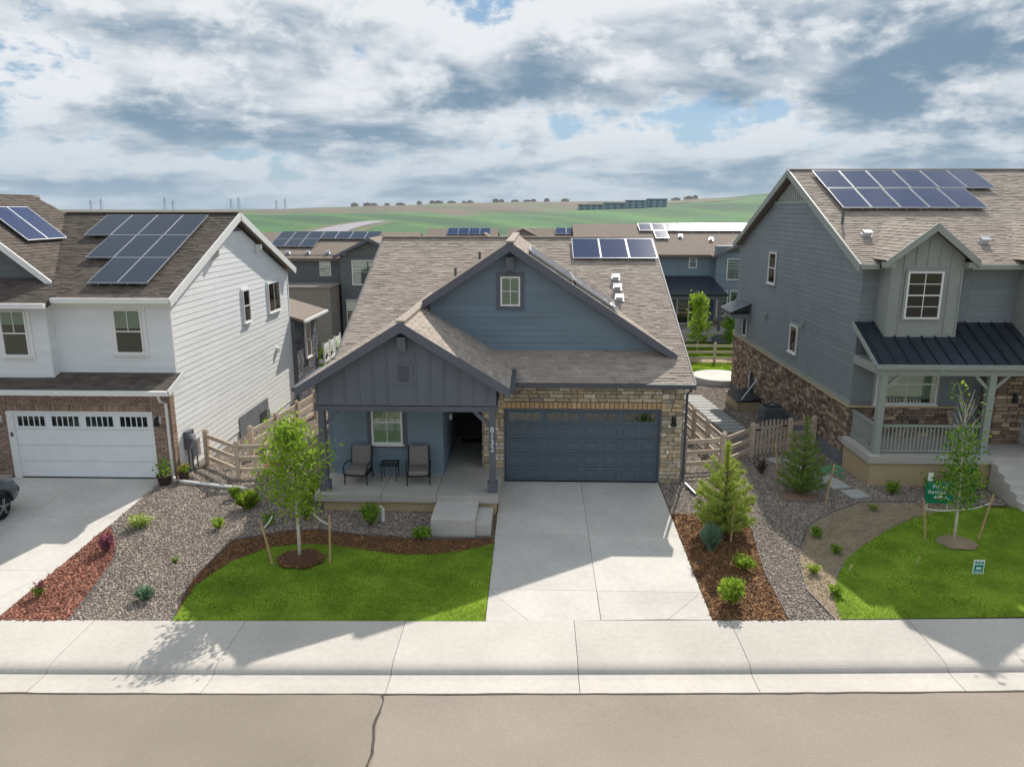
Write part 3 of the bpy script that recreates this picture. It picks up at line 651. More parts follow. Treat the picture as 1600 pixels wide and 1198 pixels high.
def driveway(x0, x1, xm, ys, end0, end1):
    d = tag(MB().add([(x0 + .02, -.02, -.03), (x1 - .02, -.02, -.03), (x1 - .02, -7.6, -.37), (x0 + .02, -7.6, -.37)], [(0, 1, 2, 3)]).build('driveway', M_tar), kind='structure')
    for a, b in zip(ys, ys[1:]):
        slab(d, [(x0, a), (xm, a), (xm, b), (x0, b)], M_conc); slab(d, [(xm, a), (x1, a), (x1, b), (xm, b)], M_conc)
    y = ys[-1]
    slab(d, [(x0, y), (x0 + .95, end0), (x0, end0)], M_conc); slab(d, [(x0, y), (xm, y), (xm, (end0 + end1) / 2), (x0 + .95, end0)], M_conc)
    slab(d, [(xm, y), (x1, y), (x1 - .95, end1), (xm, (end0 + end1) / 2)], M_conc); slab(d, [(x1, y), (x1, end1), (x1 - .95, end1)], M_conc)
driveway(-1.02, 3.93, 1.5, (-.01, -3.65, -6.45), street(-1) + .01, street(3.9) + .01)
driveway(-17.3, -11.74, -14.4, (-.12, -2.9, -5.9), street(-17) + .01, street(-11.8) + .01)

# ------------------------------------------------------------------ shared house fittings
def garage_door(parent, y, x0, x1, z0, z1, m, rows, cols, style):
    fr = front(y); n = .03; h = (z1 - z0) / rows
    for r_ in range(rows):
        a, b = z0 + r_ * h + .006, z0 + (r_ + 1) * h - .006
        sec = fbox(MB(), fr, x0, x1, a, b, -.03, n).build('door_section', m, parent)
        if r_ == rows - 1:
            w = (x1 - x0) / 4
            for k in range(4):
                c0, c1 = x0 + k * w + .1, x0 + (k + 1) * w - .1; v0, v1 = a + .09, b - .07
                fbox(MB(), fr, c0, c1, v0, v1, n + .002, n + .008).build('pane', M_glassd, sec)
                fbox(MB(), fr, c0, c1, v0, v1, n - .008, n + .0015).build('pane_back', M_room, sec)
                mb = MB(); nb = 5 if style == 'white' else 4
                for i in range(nb + 1): q = c0 + (c1 - c0) * i / nb; fbox(mb, fr, q - .014, q + .014, v0, v1, n + .003, n + .022)
                for q in (v0, v1): fbox(mb, fr, c0 - .014, c1 + .014, q - .014, q + .014, n + .004, n + .023)
                mb.build('muntin', m, sec)
        elif style == 'panel':
            w = (x1 - x0) / cols
            for k in range(cols):
                c0, c1 = x0 + k * w + .07, x0 + (k + 1) * w - .07; v0, v1 = a + .07, b - .07
                mb = MB()
                for q in ((c0, c1, v0, v0 + .02), (c0, c1, v1 - .02, v1), (c0, c0 + .02, v0 + .021, v1 - .021), (c1 - .02, c1, v0 + .021, v1 - .021)): fbox(mb, fr, *q, n, n + .012)
                fbox(mb, fr, c0 + .045, c1 - .045, v0 + .045, v1 - .045, n, n + .016)
                mb.build('panel', m, sec)
def lantern(parent, fr, u, v, m=None, name='wall_lantern', plate=None):
    if plate: fbox(MB(), fr, u - .1, u + .1, v - .12, v + .12, .03, .07).build('mount', plate, parent)
    c = fr.p(u, v, .17); mb = MB()
    fbox(mb, fr, u - .04, u + .04, v + .05, v + .12, .05, .1); mb.tube([c + V(0, 0, .14), c + V(0, 0, .1), c + V(0, 0, -.02), c + V(0, 0, -.14), c + V(0, 0, -.16)], [.02, .045, .075, .1, .05], 8)
    mb.bar(fr.p(u, v + .1, .09), c + V(0, 0, .13), .03); return mb.build(name, m or M_black, parent)
def downspout(parent, pts, m): return MB().tube(pts, .045, 6).build('downspout', m, parent)
def box_vent(parent, fr, u, v, name='roof_vent'):
    b = fbox(MB(), fr, u - .15, u + .15, v - .15, v + .15, .02, .05); fbox(b, fr, u - .11, u + .11, v - .12, v + .12, .05, .17); fbox(b, fr, u - .14, u + .14, v - .14, v + .1, .171, .195)
    return b.build(name, M_alu, parent)
def pitch(O, run, rise): return Fr(O, (1, 0, 0), (0, run, rise))
def text_mesh(parent, txt, size, loc, m, name, ext=.006, align='CENTER', fr=None):
    c = bpy.data.curves.new('t', 'FONT'); c.body = txt; c.size = size; c.extrude = ext; c.align_x = align; c.align_y = 'CENTER'; c.resolution_u = 3
    t = bpy.data.objects.new('t', c); COL.objects.link(t); bpy.context.view_layer.update()
    me = bpy.data.meshes.new_from_object(t.evaluated_get(bpy.context.evaluated_depsgraph_get())); bpy.data.objects.remove(t)
    me.materials.clear(); me.materials.append(m); me.name = name
    ob = bpy.data.objects.new(name, me); COL.objects.link(ob); ob.parent = parent; ob.location = Vector(loc) - ORG[parent]
    ob.rotation_euler = fr if fr else (R(90), 0, 0); ORG[ob] = V(0, 0, 0); return ob

# ------------------------------------------------------------------ the blue house (number 8132)
H = thing('ranch_house', 'slate blue one-storey house with stone garage front and covered porch', 'house', (-.75, 4, 0))
shg = []; stn = []; sold = []
ST = .405; e0 = -.45; z0 = 3.3; XL, XR = -6.3, 4.82; yr = 9.3; zr = z0 + ST * (yr - e0); SL = math.hypot(1, ST)
fs_ = pitch((0, e0, z0), 1, ST); L_ = (yr - e0) * SL
roof(H, fs_, [(XL, 0), (XR, 0), (XR, L_), (XL, L_)], .16, shg)
fb_ = Fr((0, 2 * yr - e0, z0), (-1, 0, 0), (0, -1, ST)); roof(H, fb_, [(-XR, 0), (-XL, 0), (-XL, L_ - .01), (-XR, L_ - .01)], .16, None, M_farroof)
MB().bar((XL, yr, zr + .02), (XR, yr, zr + .02), .3, .05).build('ridge_cap', M_shing, H)
for x in (XL - .02, XR + .02):
    for ya, yb in ((e0, yr), (2 * yr - e0, yr)): trim(H, (x, ya, z0 - .1), (x, yb, zr - .1), .04, .24, M_trim, 'rake_board')
gutter(H, (-.62, e0 - .065, z0 - .06), (XR, e0 - .065, z0 - .06), M_gut, .12, .13)
# garage front
fg = front(0)
for q in ((-1.57, -.95, -.3, 3.22), (3.96, 4.6, -.3, 3.22), (-.95, 3.96, 2.39, 3.22)): fbox(MB(), fg, *q, -.2, -.004).build('wall', M_mort, H)
DH = [(-.95, 3.96, -.1, 2.38)]
stn += stones(fg, [(-1.57, -.92, 0, 3.2), (3.94, 4.6, 0, 3.2), (-.92, 3.94, 2.62, 3.2)], .085, .17, .16, .46)
fbx = Fr((-1.57, 0, 0), (0, -1, 0), (0, 0, 1)); stn += stones(fbx, [(-.95, 0, .45, 2.85)])      # porch return of the pier
u = -.98
while u < 4.0: sold.append((fg, u + .008, u + .136, 2.40, 2.605, .05, 0.)); u += .144
fbox(MB(), fg, -.95, 3.96, 2.352, 2.392, -.02, .035).build('door_head', M_trim, H)
for a, b in ((-.95, -.88), (3.89, 3.96)): fbox(MB(), fg, a, b, 0, 2.35, -.05, .02).build('door_jamb', M_trim, H)
garage_door(H, .07, -.87, 3.88, .03, 2.345, M_door, 5, 8, 'panel')
lantern(H, fg, 4.3, 2.05)
fbox(MB(), fg, 4.12, 4.2, .98, 1.1, .05, .09).build('outlet_cover', M_vinyl, H)
for a, b, c, nm in ((4.6, 0, 18.6, 'side_wall'), (-6.1, -.6, 18.6, 'side_wall')):
    MB().box(a - .16, a + .0, b + .02, c, -1.2, 3.2).build(nm, M_blue, H)
siding(H, east(4.6), [(.0, -.8), (18.5, -.8), (18.5, 3.2), (.0, 3.2)], .2, M_blue)
MB().prism([(4.6, .1, 3.2), (4.6, 18.5, 3.2), (4.6, 9.3, 6.9)], V(-.16, 0, 0)).build('gable_wall', M_blue, H)
MB().prism([(-6.1, .1, 3.2), (-6.1, 18.5, 3.2), (-6.1, 9.3, 6.9)], V(.16, 0, 0)).build('gable_wall', M_blue, H)
siding(H, west(-6.1), [(-18.5, -.8), (.6, -.8), (.6, 3.2), (-18.5, 3.2)], .2, M_blue)
MB().box(-6.1, 4.6, 18.5, 18.6, -1.2, 3.2).build('back_wall', M_blue, H)
downspout(H, [(4.74, -.42, 3.2), (4.74, -.3, 3.05), (4.68, -.07, 2.9), (4.68, -.07, .2), (4.72, -.25, .08), (4.9, -1.0, .02)], M_gut)
# blue gable over the garage
gy = 1.25; GX, GZ, GP = -.77, 7.4, .66; fgab = front(gy)
zb = z0 + ST * (gy - e0)
siding(H, fgab, [(-3.3, zb - .15), (4.45, zb - .15), (GX, GZ - .12), (-3.3, GZ - .12 - GP * 2.53)], .2, M_blue, .02)
wall(H, fgab, [(-3.3, zb - .15), (4.45, zb - .15), (GX, GZ - .12), (-3.3, GZ - .12 - GP * 2.53)], M_blue, .15)
MB().box(-3.3, -3.2, gy + .02, 5.3, 3.9, 5.5).build('cheek_wall', M_blue, H)
sr = math.hypot(1, GP); fr_r = Fr((GX, .85, GZ), (0, -1, 0), (-1, 0, GP)); fr_l = Fr((GX, .85, GZ), (0, 1, 0), (1, 0, GP))
# right slope: u = -(y-.85), v = -distance down from the ridge
fr_r = Fr((GX, .85, GZ), (0, 1, 0), (-1, 0, GP)); fr_l = Fr((GX, .85, GZ), (0, -1, 0), (1, 0, GP))
wr = (4.5 - GX) * sr; wl = (-3.5 - GX) * -sr
roof(H, fr_r, [(0, -wr), (.1, -wr), (8.85, -.55 * sr), (8.85, 0), (0, 0)], .14, shg)
roof(H, fr_l, [(-8.85, -.0), (-8.85, -.5), (-4.35, -wl), (0, -wl), (0, 0)], .14, None, M_farroof)
MB().bar((GX, .86, GZ + .02), (GX, 9.7, GZ + .02), .26, .05).build('ridge_cap', M_shing, H)
def rakes(parent, xc, zc, y, sl, dl, dr, m, h=.26, t=.05, dz=.0):
    for d, s in ((dl, -1), (dr, 1)):
        if d: MB().prism([(xc, y, zc + .02 - dz), (xc + s * d, y, zc + .02 - dz - sl * d), (xc + s * d, y, zc + .02 - dz - sl * d - h), (xc, y, zc + .02 - dz - h * 1.12)], V(0, -t, 0)).build('rake_board', m, parent)
rakes(H, GX, GZ, .85, GP, 2.73, 5.27, M_trim)
MB().box(GX - .13, GX + .13, .95, gy, 6.55, 6.95).build('bracket', M_trim, H)
window(H, fgab, -1.07, -.45, 5.41, 6.34, grid=(2, 2), hung=False, blind=1, tm=M_trim, tw=.12, sill=False)
for j in range(2):
    for i in range(3): panel(H, fr_r, .5 + i * 1.05, 1.52 + i * 1.05, -.62 - (j + 1) * 1.72, -.66 - j * 1.72, .1)
for i in range(3): panel(H, fs_, 1.5 + i * 1.1, 2.57 + i * 1.1, (7.25 - e0) * SL, (8.93 - e0) * SL, .1)
for y in (5.8, 5.08, 4.34): box_vent(H, fs_, 3.02, (y - e0) * SL)
for x, y, h in ((-2.14, 7.1, .42), (-2.97, 5.9, .38)): MB().cyl((x, y), .05, z0 + ST * (y - e0) - .05, z0 + ST * (y - e0) + h, 10).build('vent_pipe', M_char, H)
# porch
PZ = .45; PY = -2.05; PX, PPZ, PP = -3.62, 5.42, .62
for a, b in ((-6.28, -4.35), (-4.35, -2.76), (-2.76, -.98)): MB().box(a + .006, b - .006, -2.42, .2 if b > -2 else -.5, PZ - .22, PZ).build('porch_slab', M_porchc, H, bevel=.012)
MB().box(-2.76 + .02, -1.56, .19, 3.4, PZ - .22, PZ - .004).build('entry_slab', M_porchc, H)
MB().box(-6.05, -1.05, -2.28, -.3, -.6, PZ - .221).build('foundation', M_found, H)
MB().box(-2.76, -1.56, -3.68, -2.29, -.5, .26).build('step', M_conc, H, bevel=.012); MB().box(-1.555, -1.14, -3.6, -2.29, -.5, .09).build('step', M_conc, H, bevel=.012)
fp = front(-.62)
wall(H, fp, [(-6.1, PZ), (-2.76, PZ), (-2.76, 3.4), (-6.1, 3.4)], M_blue, .15)
siding(H, fp, [(-6.1, PZ), (-2.76, PZ), (-2.76, 2.9), (-6.1, 2.9)], .2, M_blue)
fe = east(-2.76); wall(H, fe, [(-.62, PZ), (3.3, PZ), (3.3, 3.3), (-.62, 3.3)], M_blue, .12); siding(H, fe, [(-.6, PZ), (3.3, PZ), (3.3, 2.85), (-.6, 2.85)], .2, M_blue)
fbox(MB(), east(-2.76), .9, 1.0, 1.75, 1.95, .03, .12).build('porch_lamp', M_vinyl, H)
window(H, fp, -4.92, -3.98, 1.42, 2.8, grid=(2, 1), tm=M_trim, tw=.13, blind=1, lowgrid=True)
MB().box(-2.8, -1.5, 3.4, 3.5, PZ, 3.3).build('entry_wall', M_void, H)
d_ = MB().box(-2.6, -1.68, 3.34, 3.4, PZ + .02, 2.55).build('front_door', M_void, H)
for a in (.55, 1.25, 1.95): MB().box(-2.48, -1.8, 3.325, 3.34, a, a + .5).build('panel', M_black, d_)
MB().box(-1.77, -1.73, 3.28, 3.34, 1.4, 1.55).build('handle', M_alu, d_)
MB().box(-2.55, -1.72, 2.55, 3.1, PZ + .0, PZ + .018).build('door_mat', M_black, H)
MB().box(-6.2, -1.05, -1.95, .25, 2.86, 2.9).build('porch_ceiling', M_bat, H); MB().box(-2.76, -1.57, .25, 3.4, 2.86, 2.9).build('porch_ceiling', M_bat, H)
for x in (-6.02, -1.17):
    c = MB().box(x - .09, x + .09, PY - .09, PY + .09, PZ + .002, 2.86).build('column', M_trim, H)
    MB().box(x - .14, x + .14, PY - .14, PY + .14, PZ + .003, PZ + .3).build('plinth', M_trim, c)
    s = 1 if x < -3 else -1
    MB().bar((x + s * .08, PY, 2.42), (x + s * .5, PY, 2.84), .08, .1).build('brace', M_trim, c)
    if s < 0:
        for k, ch in enumerate('8132'): text_mesh(c, ch, .23, (x, PY - .096, 2.32 - k * .19), M_print, 'house_number', .005)
MB().box(-6.2, -1.0, PY - .11, PY + .11, 2.86, 3.0).build('porch_beam', M_trim, H)
fpg = front(PY - .1)
wall(H, fpg, [(-6.15, 3.0), (-1.05, 3.0), (-1.05, 3.7), (PX, PPZ - .1), (-6.15, 3.7)], M_bat, .1, 'gable_face')
wall(H, fpg, [(-6.2, 2.84), (-1.0, 2.84), (-1.0, 3.02), (-6.2, 3.02)], M_bat, .12, 'gable_band')
x = -6.1
while x < -1.0:
    top = PPZ - .15 - PP * abs(x - PX) - .05
    lo = 3.02
    if abs(x - PX) < .3: lo = 4.25
    if top - lo > .08: fbox(MB(), fpg, x - .02, x + .02, lo, top, -.004, .018).build('batten', M_bat, H)
    x += .4
vt = fbox(MB(), fpg, PX - .24, PX + .24, 3.62, 4.22, -.003, .02).build('gable_vent', M_bat, H)
for k in range(8): MB().prism([fpg.p(PX - .17, 3.69 + k * .06, .021), fpg.p(PX + .17, 3.69 + k * .06, .021), fpg.p(PX + .17, 3.73 + k * .06, .05), fpg.p(PX - .17, 3.73 + k * .06, .05)], V(0, 0, .012)).build('slat', M_bat, vt)
sp = math.hypot(1, PP); py0 = PY - .42
pr = Fr((PX, py0, PPZ), (0, 1, 0), (-1, 0, PP)); pl_ = Fr((PX, py0, PPZ), (0, -1, 0), (1, 0, PP)); wp = 2.95 * sp
roof(H, pr, [(0, -wp), (2.9, -wp), (7.3, -.0), (0, 0)], .14, shg); roof(H, pl_, [(-7.3, 0), (-3.1, -wp), (0, -wp), (0, 0)], .14, shg)
MB().bar((PX, py0 + .01, PPZ + .02), (PX, 4.6, PPZ + .02), .26, .05).build('ridge_cap', M_shing, H)
rakes(H, PX, PPZ, py0, PP, 2.98, 2.98, M_trim)
MB().box(PX - .12, PX + .12, py0 + .05, PY - .1, 4.62, 5.0).build('bracket', M_trim, H)
zg_ = PPZ - PP * 2.95
gutter(H, (PX + 3.02, py0, zg_ - .06), (PX + 3.02, .2, zg_ - .06), M_gut); gutter(H, (PX - 3.02, py0, zg_ - .06), (PX - 3.02, .4, zg_ - .06), M_gut)
flush(H, 'shingle', shg, M_shing); flush(H, 'stone', stn, M_stone); flush(H, 'brick', sold, M_sold)

# ------------------------------------------------------------------ the white house on the left
W = thing('white_house', 'white two-storey house with brown brick garage at the left', 'house', (-14, 4, 0))
shg = []; brk = []
wx, wy, we, wz, wyr = -11.4, .55, .05, 5.75, 6.2; wt = .405; WL = math.hypot(1, wt); wzr = wz + wt * (wyr - we); WXR = wx + .3
fw = pitch((0, we, wz), 1, wt)
roof(W, fw, [(-24, -.35), (-14.75, -.35), (-14.75, 0), (WXR, 0), (WXR, (wyr - we) * WL), (-24, (wyr - we) * WL)], .14, None)
shingle_rows(fw, [(-14.75, 0), (WXR, 0), (WXR, (wyr - we) * WL), (-14.75, (wyr - we) * WL)], shg); shingle_rows(fw, [(-19, -.35), (-14.75, -.35), (-14.75, (wyr - we) * WL), (-19, (wyr - we) * WL)], shg)
fwb = Fr((0, 2 * wyr - we, wz), (-1, 0, 0), (0, -1, wt)); roof(W, fwb, [(-WXR, 0), (24, 0), (24, (wyr - we) * WL - .01), (-WXR, (wyr - we) * WL - .01)], .14, None, M_farroof)
MB().bar((-17.7, wyr, wzr + .02), (WXR, wyr, wzr + .02), .26, .05).build('ridge_cap', M_shing2, W)
for ya, yb in ((we - .06, wyr), (2 * wyr - we + .06, wyr)): trim(W, (WXR + .02, ya, wz - .13), (WXR + .02, yb, wzr - .1), .05, .26, M_wtrim, 'rake_board')
fwl = Fr((-18.6, 0, 8.9), (0, 1, 0), (-1, 0, .82)); q = math.hypot(1, .82)
roof(W, fwl, [(.95, -3.3 * q), (1.15, -3.28 * q), (6.25, -.84 * q), (5.6, 0), (.95, 0)], .12, shg)
roof(W, Fr((-18.6, 0, 8.9), (0, -1, 0), (1, 0, .82)), [(-6, 0), (-.95, 0), (-.95, -4 * q), (-6, -4 * q)], .12, None, M_farroof)
MB().prism([(-18.6, 5.6, 8.9), (-17.76, 6.2, 8.2), (-18.2, 7.5, 8.0), (-19.4, 6.2, 8.2)], V(0, 0, -.1)).build('hip_slope', M_farroof, W)
rakes(W, -18.6, 8.9, .95, .82, 0, 3.35, M_wtrim, .24)
siding(W, front(1.25), [(-18.6, 6.1), (-15.4, 6.1), (-18.6, 8.72)], .2, M_char)
for i, (a, b) in enumerate(((1.35, 2.4), (2.42, 3.47))): panel(W, fwl, a + .7, b + .7, -1.95 * q, -.65 * q, .1)
for r_, xs_ in ((0, (-15.85, -14.9, -13.95, -13.0)), (1, (-14.9, -13.95, -13.0)), (2, (-13.95, -13.0))):
    for x in xs_: panel(W, fw, x, x + .94, (4.05 - 1.67 * r_ - we) * WL, (5.7 - 1.67 * r_ - we) * WL, .12, M_cellb)
# walls
MB().box(-24, wx - .02, wy, 12.05, -1.2, 5.62).build('wall', M_palegrey, W)
MB().box(-24, -15.1, wy - .36, wy + .02, 3.0, 5.5).build('bay_wall', M_palegrey, W)
MB().prism([(wx - .02, wy, 5.62), (wx - .02, 12.05, 5.62), (wx - .02, wyr, 7.95)], V(-.16, 0, 0)).build('gable_wall', M_white, W)
fE = east(wx)
siding(W, fE, [(.21, .02), (8.6, .02), (8.6, 3.0), (.21, 3.0)], .2, M_white, .017)
siding(W, fE, [(8.6, -.36), (12.05, -.36), (12.05, 3.02), (8.6, 3.02)], .2, M_white, .017)
siding(W, fE, [(wy, 3.02), (12.05, 3.02), (12.05, 5.62), (wyr, 7.85), (wy, 5.62)], .2, M_white, .017)
MB().prism([fE.p(wyr - .75, 7.58, .027), fE.p(wyr + .75, 7.58, .027), fE.p(wyr, 7.9, .027)], V(.015, 0, 0)).build('gable_panel', M_char, W)
for y, z in ((4.1, 6.85), (8.3, 6.85)): MB().prism([(wx + .03, y - .06, z + .15), (wx + .28, y - .06, z + .15), (wx + .28, y - .06, z - .02), (wx + .03, y - .06, z - .25)], V(0, .12, 0)).build('bracket', M_wtrim, W)
fbox(MB(), fE, 5.2, 8.4, -.7, .55, .027, .04).build('foundation', M_foundg, W); fbox(MB(), fE, 7.35, 8.1, -.42, .12, .041, .06).build('cellar_window', M_room, W)
for y in (wy - .02, 12.0): fbox(MB(), fE, y, y + .1, 3.05 if y < 5 else -.4, 5.6, .0, .035).build('corner_board', M_wtrim, W)
window(W, fE, 6.45, 7.15, 4.05, 5.32, grid=(1, 1), tm=M_wtrim, tw=.07, blind=0)
window(W, fE, 9.3, 10.75, 4.05, 5.32, grid=(2, 1), hung=False, tm=M_wtrim, tw=.08, blind=.0)
fbox(MB(), fE, 9.9, 10.05, 2.2, 2.45, .03, .16).build('wall_vent', M_wtrim, W)
fU = front(wy); siding(W, fU, [(-15.1, 3.3), (wx, 3.3), (wx, 5.5), (-15.1, 5.5)], .2, M_palegrey, .016)
fB = front(wy - .36); siding(W, fB, [(-19, 3.1), (-15.1, 3.1), (-15.1, 5.5), (-19, 5.5)], .2, M_palegrey, .016)
siding(W, east(-15.1), [(wy - .36, 3.2), (wy, 3.2), (wy, 5.5), (wy - .36, 5.5)], .2, M_palegrey, .016)
window(W, fU, -13.18, -12.28, 3.95, 5.36, tm=M_wtrim, tw=.12, blind=.42); window(W, fB, -16.55, -15.72, 3.92, 5.36, tm=M_wtrim, tw=.12, blind=.3)
fbox(MB(), fU, -15.08, wx + .02, 5.42, 5.6, .02, .05).build('frieze', M_wtrim, W)
MB().box(-24, WXR, we, wy + .02, 5.6, 5.63).build('soffit', M_wtrim, W)
gutter(W, (-14.75, we - .06, wz - .07), (WXR + .02, we - .06, wz - .07), M_wtrim, .13, .15); gutter(W, (-24, we - .4, wz - .2), (-14.75, we - .4, wz - .2), M_wtrim, .13, .15)
# brick garage front
GY = -.1; fG = front(GY)
for q in ((-24, -16.62), (-11.94, wx - .03)): MB().box(*q, GY + .005, wy - .005, -.4, 2.95).build('garage_wall', M_mort, W)
MB().box(wx - .029, wx + .025, GY + .006, .2, -.4, 2.94).build('garage_wall', M_mort, W)
MB().box(-16.62, -11.94, GY + .005, wy - .005, 2.215, 2.95).build('garage_wall', M_mort, W)
brk += bricks(fG, [(-19, -16.55, 0, 2.92), (-12.0, wx + .03, 0, 2.92), (-16.55, -12.0, 2.42, 2.92)]); brk += bricks(fG, [(-16.55, -12.0, 2.215, 2.42)], .075, .2)
brk += bricks(east(wx + .03), [(GY, .2, 0, 2.92)])
fpn = pitch((0, -.55, 2.98), 1, .32); roof(W, fpn, [(-19, 0), (wx + .25, 0), (wx + .25, 1.14), (-19, 1.14)], .12, shg)
gutter(W, (-19, -.62, 2.93), (wx + .27, -.62, 2.93), M_wtrim, .13, .14); MB().box(-19, wx + .25, -.55, GY, 2.83, 2.86).build('soffit', M_wtrim, W)
trim(W, (wx + .27, -.57, 2.92), (wx + .27, .52, 3.27), .04, .2, M_wtrim, 'rake_board')
downspout(W, [(wx - .05, -.6, 2.85), (wx - .05, -.5, 2.65), (wx - .05, -.17, 2.5), (wx - .05, -.17, .15), (wx + .1, -.4, .06)], M_wtrim)
MB().tube([(wx + .3, -.45, .07), (wx + 1.6, -.75, .04), (wx + 2.6, -.95, .03)], .05, 6).build('drain_pipe', M_wtrim, W)
for a, b in ((-16.62, -16.4), (-12.02, -11.94)): fbox(MB(), fG, a, b, 0, 2.2, -.1, .03).build('door_jamb', M_wtrim, W)
fbox(MB(), fG, -16.62, -11.94, 2.14, 2.22, -.1, .032).build('door_head', M_wtrim, W)
garage_door(W, GY + .05, -16.4, -12.02, .03, 2.135, M_wdoor, 4, 8, 'white')
for x in (-16.85, -11.76): lantern(W, fG, x, 1.95, M_black, 'wall_lantern', M_vinyl)
fbox(MB(), fG, -16.55, -16.47, 1.38, 1.52, .031, .05).build('keypad', M_char, W)
# front porch rail at the far left
r_ = MB().box(-19, -16.72, -.9, -.82, .78, .86).build('porch_rail', M_vinyl, W)
for i in range(14): MB().box(-18.9 + i * .165, -18.86 + i * .165, -.88, -.84, .12, .78).build('baluster', M_vinyl, r_)
MB().box(-19, -16.72, -.95, GY, -.3, .1).build('porch_slab', M_porchc, W)
# rear wing
MB().box(-15, -11.2, 12.06, 15.6, -1.2, 3.3).build('rear_wing', M_char, W)
stw = stones(east(-11.2), [(12.1, 15.55, -.8, 2.4)], .08, .13, .2, .4, .04); flush(W, 'stone', stw, mat('grey_stone', None, .9, ramp=[lin(c) for c in ('#66636a', '#7d7a80', '#595860', '#8b868a')], nscale=9, nvar=.15, bump=.6), 60)
roof(W, Fr((-10.75, 0, 3.35), (0, 1, 0), (-1, 0, .3)), [(12.06, 0), (16, 0), (16, 3), (12.06, 3)], .12, None, M_farroof)
gutter(W, (-10.7, 12.06, 3.28), (-10.7, 16, 3.28), M_wtrim, .1, .12)
window(W, east(-11.16), 13.4, 14.15, 1.3, 3.0, grid=(1, 1), tm=M_wtrim, tw=.06, blind=.5)
flush(W, 'shingle', shg, M_shing2); flush(W, 'brick', brk, M_brick)
BA = thing('deck_railing', 'white panel railing of a deck behind the white house', 'railing', (-10.9, 17.5, .6))
MB().box(-11.2, -10.9, 15.7, 19.2, .55, .7).build('deck', M_wtrim, BA)
for y in (15.75, 16.85, 17.95, 19.1): MB().box(-10.98, -10.9, y, y + .09, -.8, 1.6).build('post', M_wtrim, BA)
for y in (15.86, 16.96, 18.06): MB().box(-10.96, -10.92, y, y + .97, .8, 1.5).build('railing_panel', M_wtrim, BA)

# ------------------------------------------------------------------ the dark grey house on the right
D = thing('grey_house', 'dark grey two-storey house with stone base and metal porch roof at the right', 'house', (14, 6, 0))
shg = []; stn = []
dx, dy, dyb = 10.5, 2.0, 16.9; de, dz_, dyr = 1.6, 6.72, 9.3; dt = .415; DL = math.hypot(1, dt); dzr = dz_ + dt * (dyr - de); DX0 = 10.2
fd = pitch((0, de, dz_), 1, dt)
roof(D, fd, [(DX0, 0), (28, 0), (28, (dyr - de) * DL), (DX0, (dyr - de) * DL)], .14, None); shingle_rows(fd, [(DX0, 0), (21, 0), (21, (dyr - de) * DL), (DX0, (dyr - de) * DL)], shg)
roof(D, Fr((0, 2 * dyr - de, dz_), (-1, 0, 0), (0, -1, dt)), [(-28, 0), (-DX0, 0), (-DX0, (dyr - de) * DL - .01), (-28, (dyr - de) * DL - .01)], .14, None, M_farroof)
MB().bar((DX0, dyr, dzr + .02), (28, dyr, dzr + .02), .26, .05).build('ridge_cap', M_shing, D)
for ya, yb in ((de - .05, dyr), (2 * dyr - de + .05, dyr)): trim(D, (DX0 - .02, ya, dz_ - .12), (DX0 - .02, yb, dzr - .1), .05, .26, M_sagetrim, 'rake_board')
MB().box(dx + .02, 28, dy + .02, dyb, -1.3, 6.6).build('wall', M_grey, D)
MB().prism([(dx + .02, dy, 6.6), (dx + .02, dyb, 6.6), (dx + .02, dyr, 9.6)], V(.16, 0, 0)).build('gable_wall', M_grey, D)
fWd = west(dx)
siding(D, fWd, [(-dyb, 2.2), (-dy, 2.2), (-dy, 6.6), (-dyb, 6.6)], .18, M_grey); siding(D, fWd, [(-dyb, 6.6), (-dy, 6.6), (-dyr - 1.75, 8.86), (-dyr - 2.1, 8.86)][:2] + [(-dyr + 1.72, 8.86), (-dyr - 1.72, 8.86)], .18, M_grey)
fbox(MB(), fWd, -dyr - 2.35, -dyr + 2.35, 8.6, 8.72, .02, .05).build('gable_band', M_sagetrim, D)
MB().prism([fWd.p(-dyr - 2.1, 8.72, .024), fWd.p(-dyr + 2.1, 8.72, .024), fWd.p(-dyr, 9.62, .024)], fWd.N * .008).build('gable_panel', M_char, D)
for k in range(-8, 9):
    t = 9.6 - abs(k) * .24 * dt - .03
    if t > 8.8: fbox(MB(), fWd, -dyr + k * .24 - .085, -dyr + k * .24 + .085, 8.725, t, .033, .055).build('batten', M_sage, D)
fbox(MB(), fWd, -dyb, -dy + .04, 2.06, 2.2, .0, .07).build('water_table', M_sagetrim, D); fbox(MB(), fWd, -dyb, -dy + .05, 2.0, 2.058, .0, .11).build('stone_cap', M_found, D)
stn += stones(fWd, [(-dyb, -dy + .0, -.55, 1.995)], .07, .13, .13, .38, .05)
fbox(MB(), fWd, -9.2, -2.05, -.8, .35, .06, .075).build('foundation', M_foundg, D)
window(D, fWd, -11.75, -10.75, 5.2, 6.55, grid=(1, 1), tm=M_sagetrim, tw=.09, blind=1); window(D, fWd, -8.25, -7.4, 2.75, 3.85, grid=(1, 1), hung=False, tm=M_sagetrim, tw=.1, blind=1)
window(D, fWd, -15.3, -14.55, 2.25, 3.2, grid=(1, 1), hung=False, tm=M_sagetrim, tw=.05, blind=0, sill=False)
aw = MB().prism([(dx, 14.1, 3.95), (dx, 16.0, 3.95), (dx - 1.0, 16.0, 3.5), (dx - 1.0, 14.1, 3.5)], V(0, 0, -.08)).build('awning', M_metroof, D)
for k in range(5): MB().bar((dx, 14.15 + k * .45, 3.99), (dx - 1.0, 14.15 + k * .45, 3.54), .06, .06).build('seam', M_alu, aw)
MB().box(dx - .9, dx - .02, 14.2, 15.9, 3.2, 3.42).build('awning_box', M_grey, D)
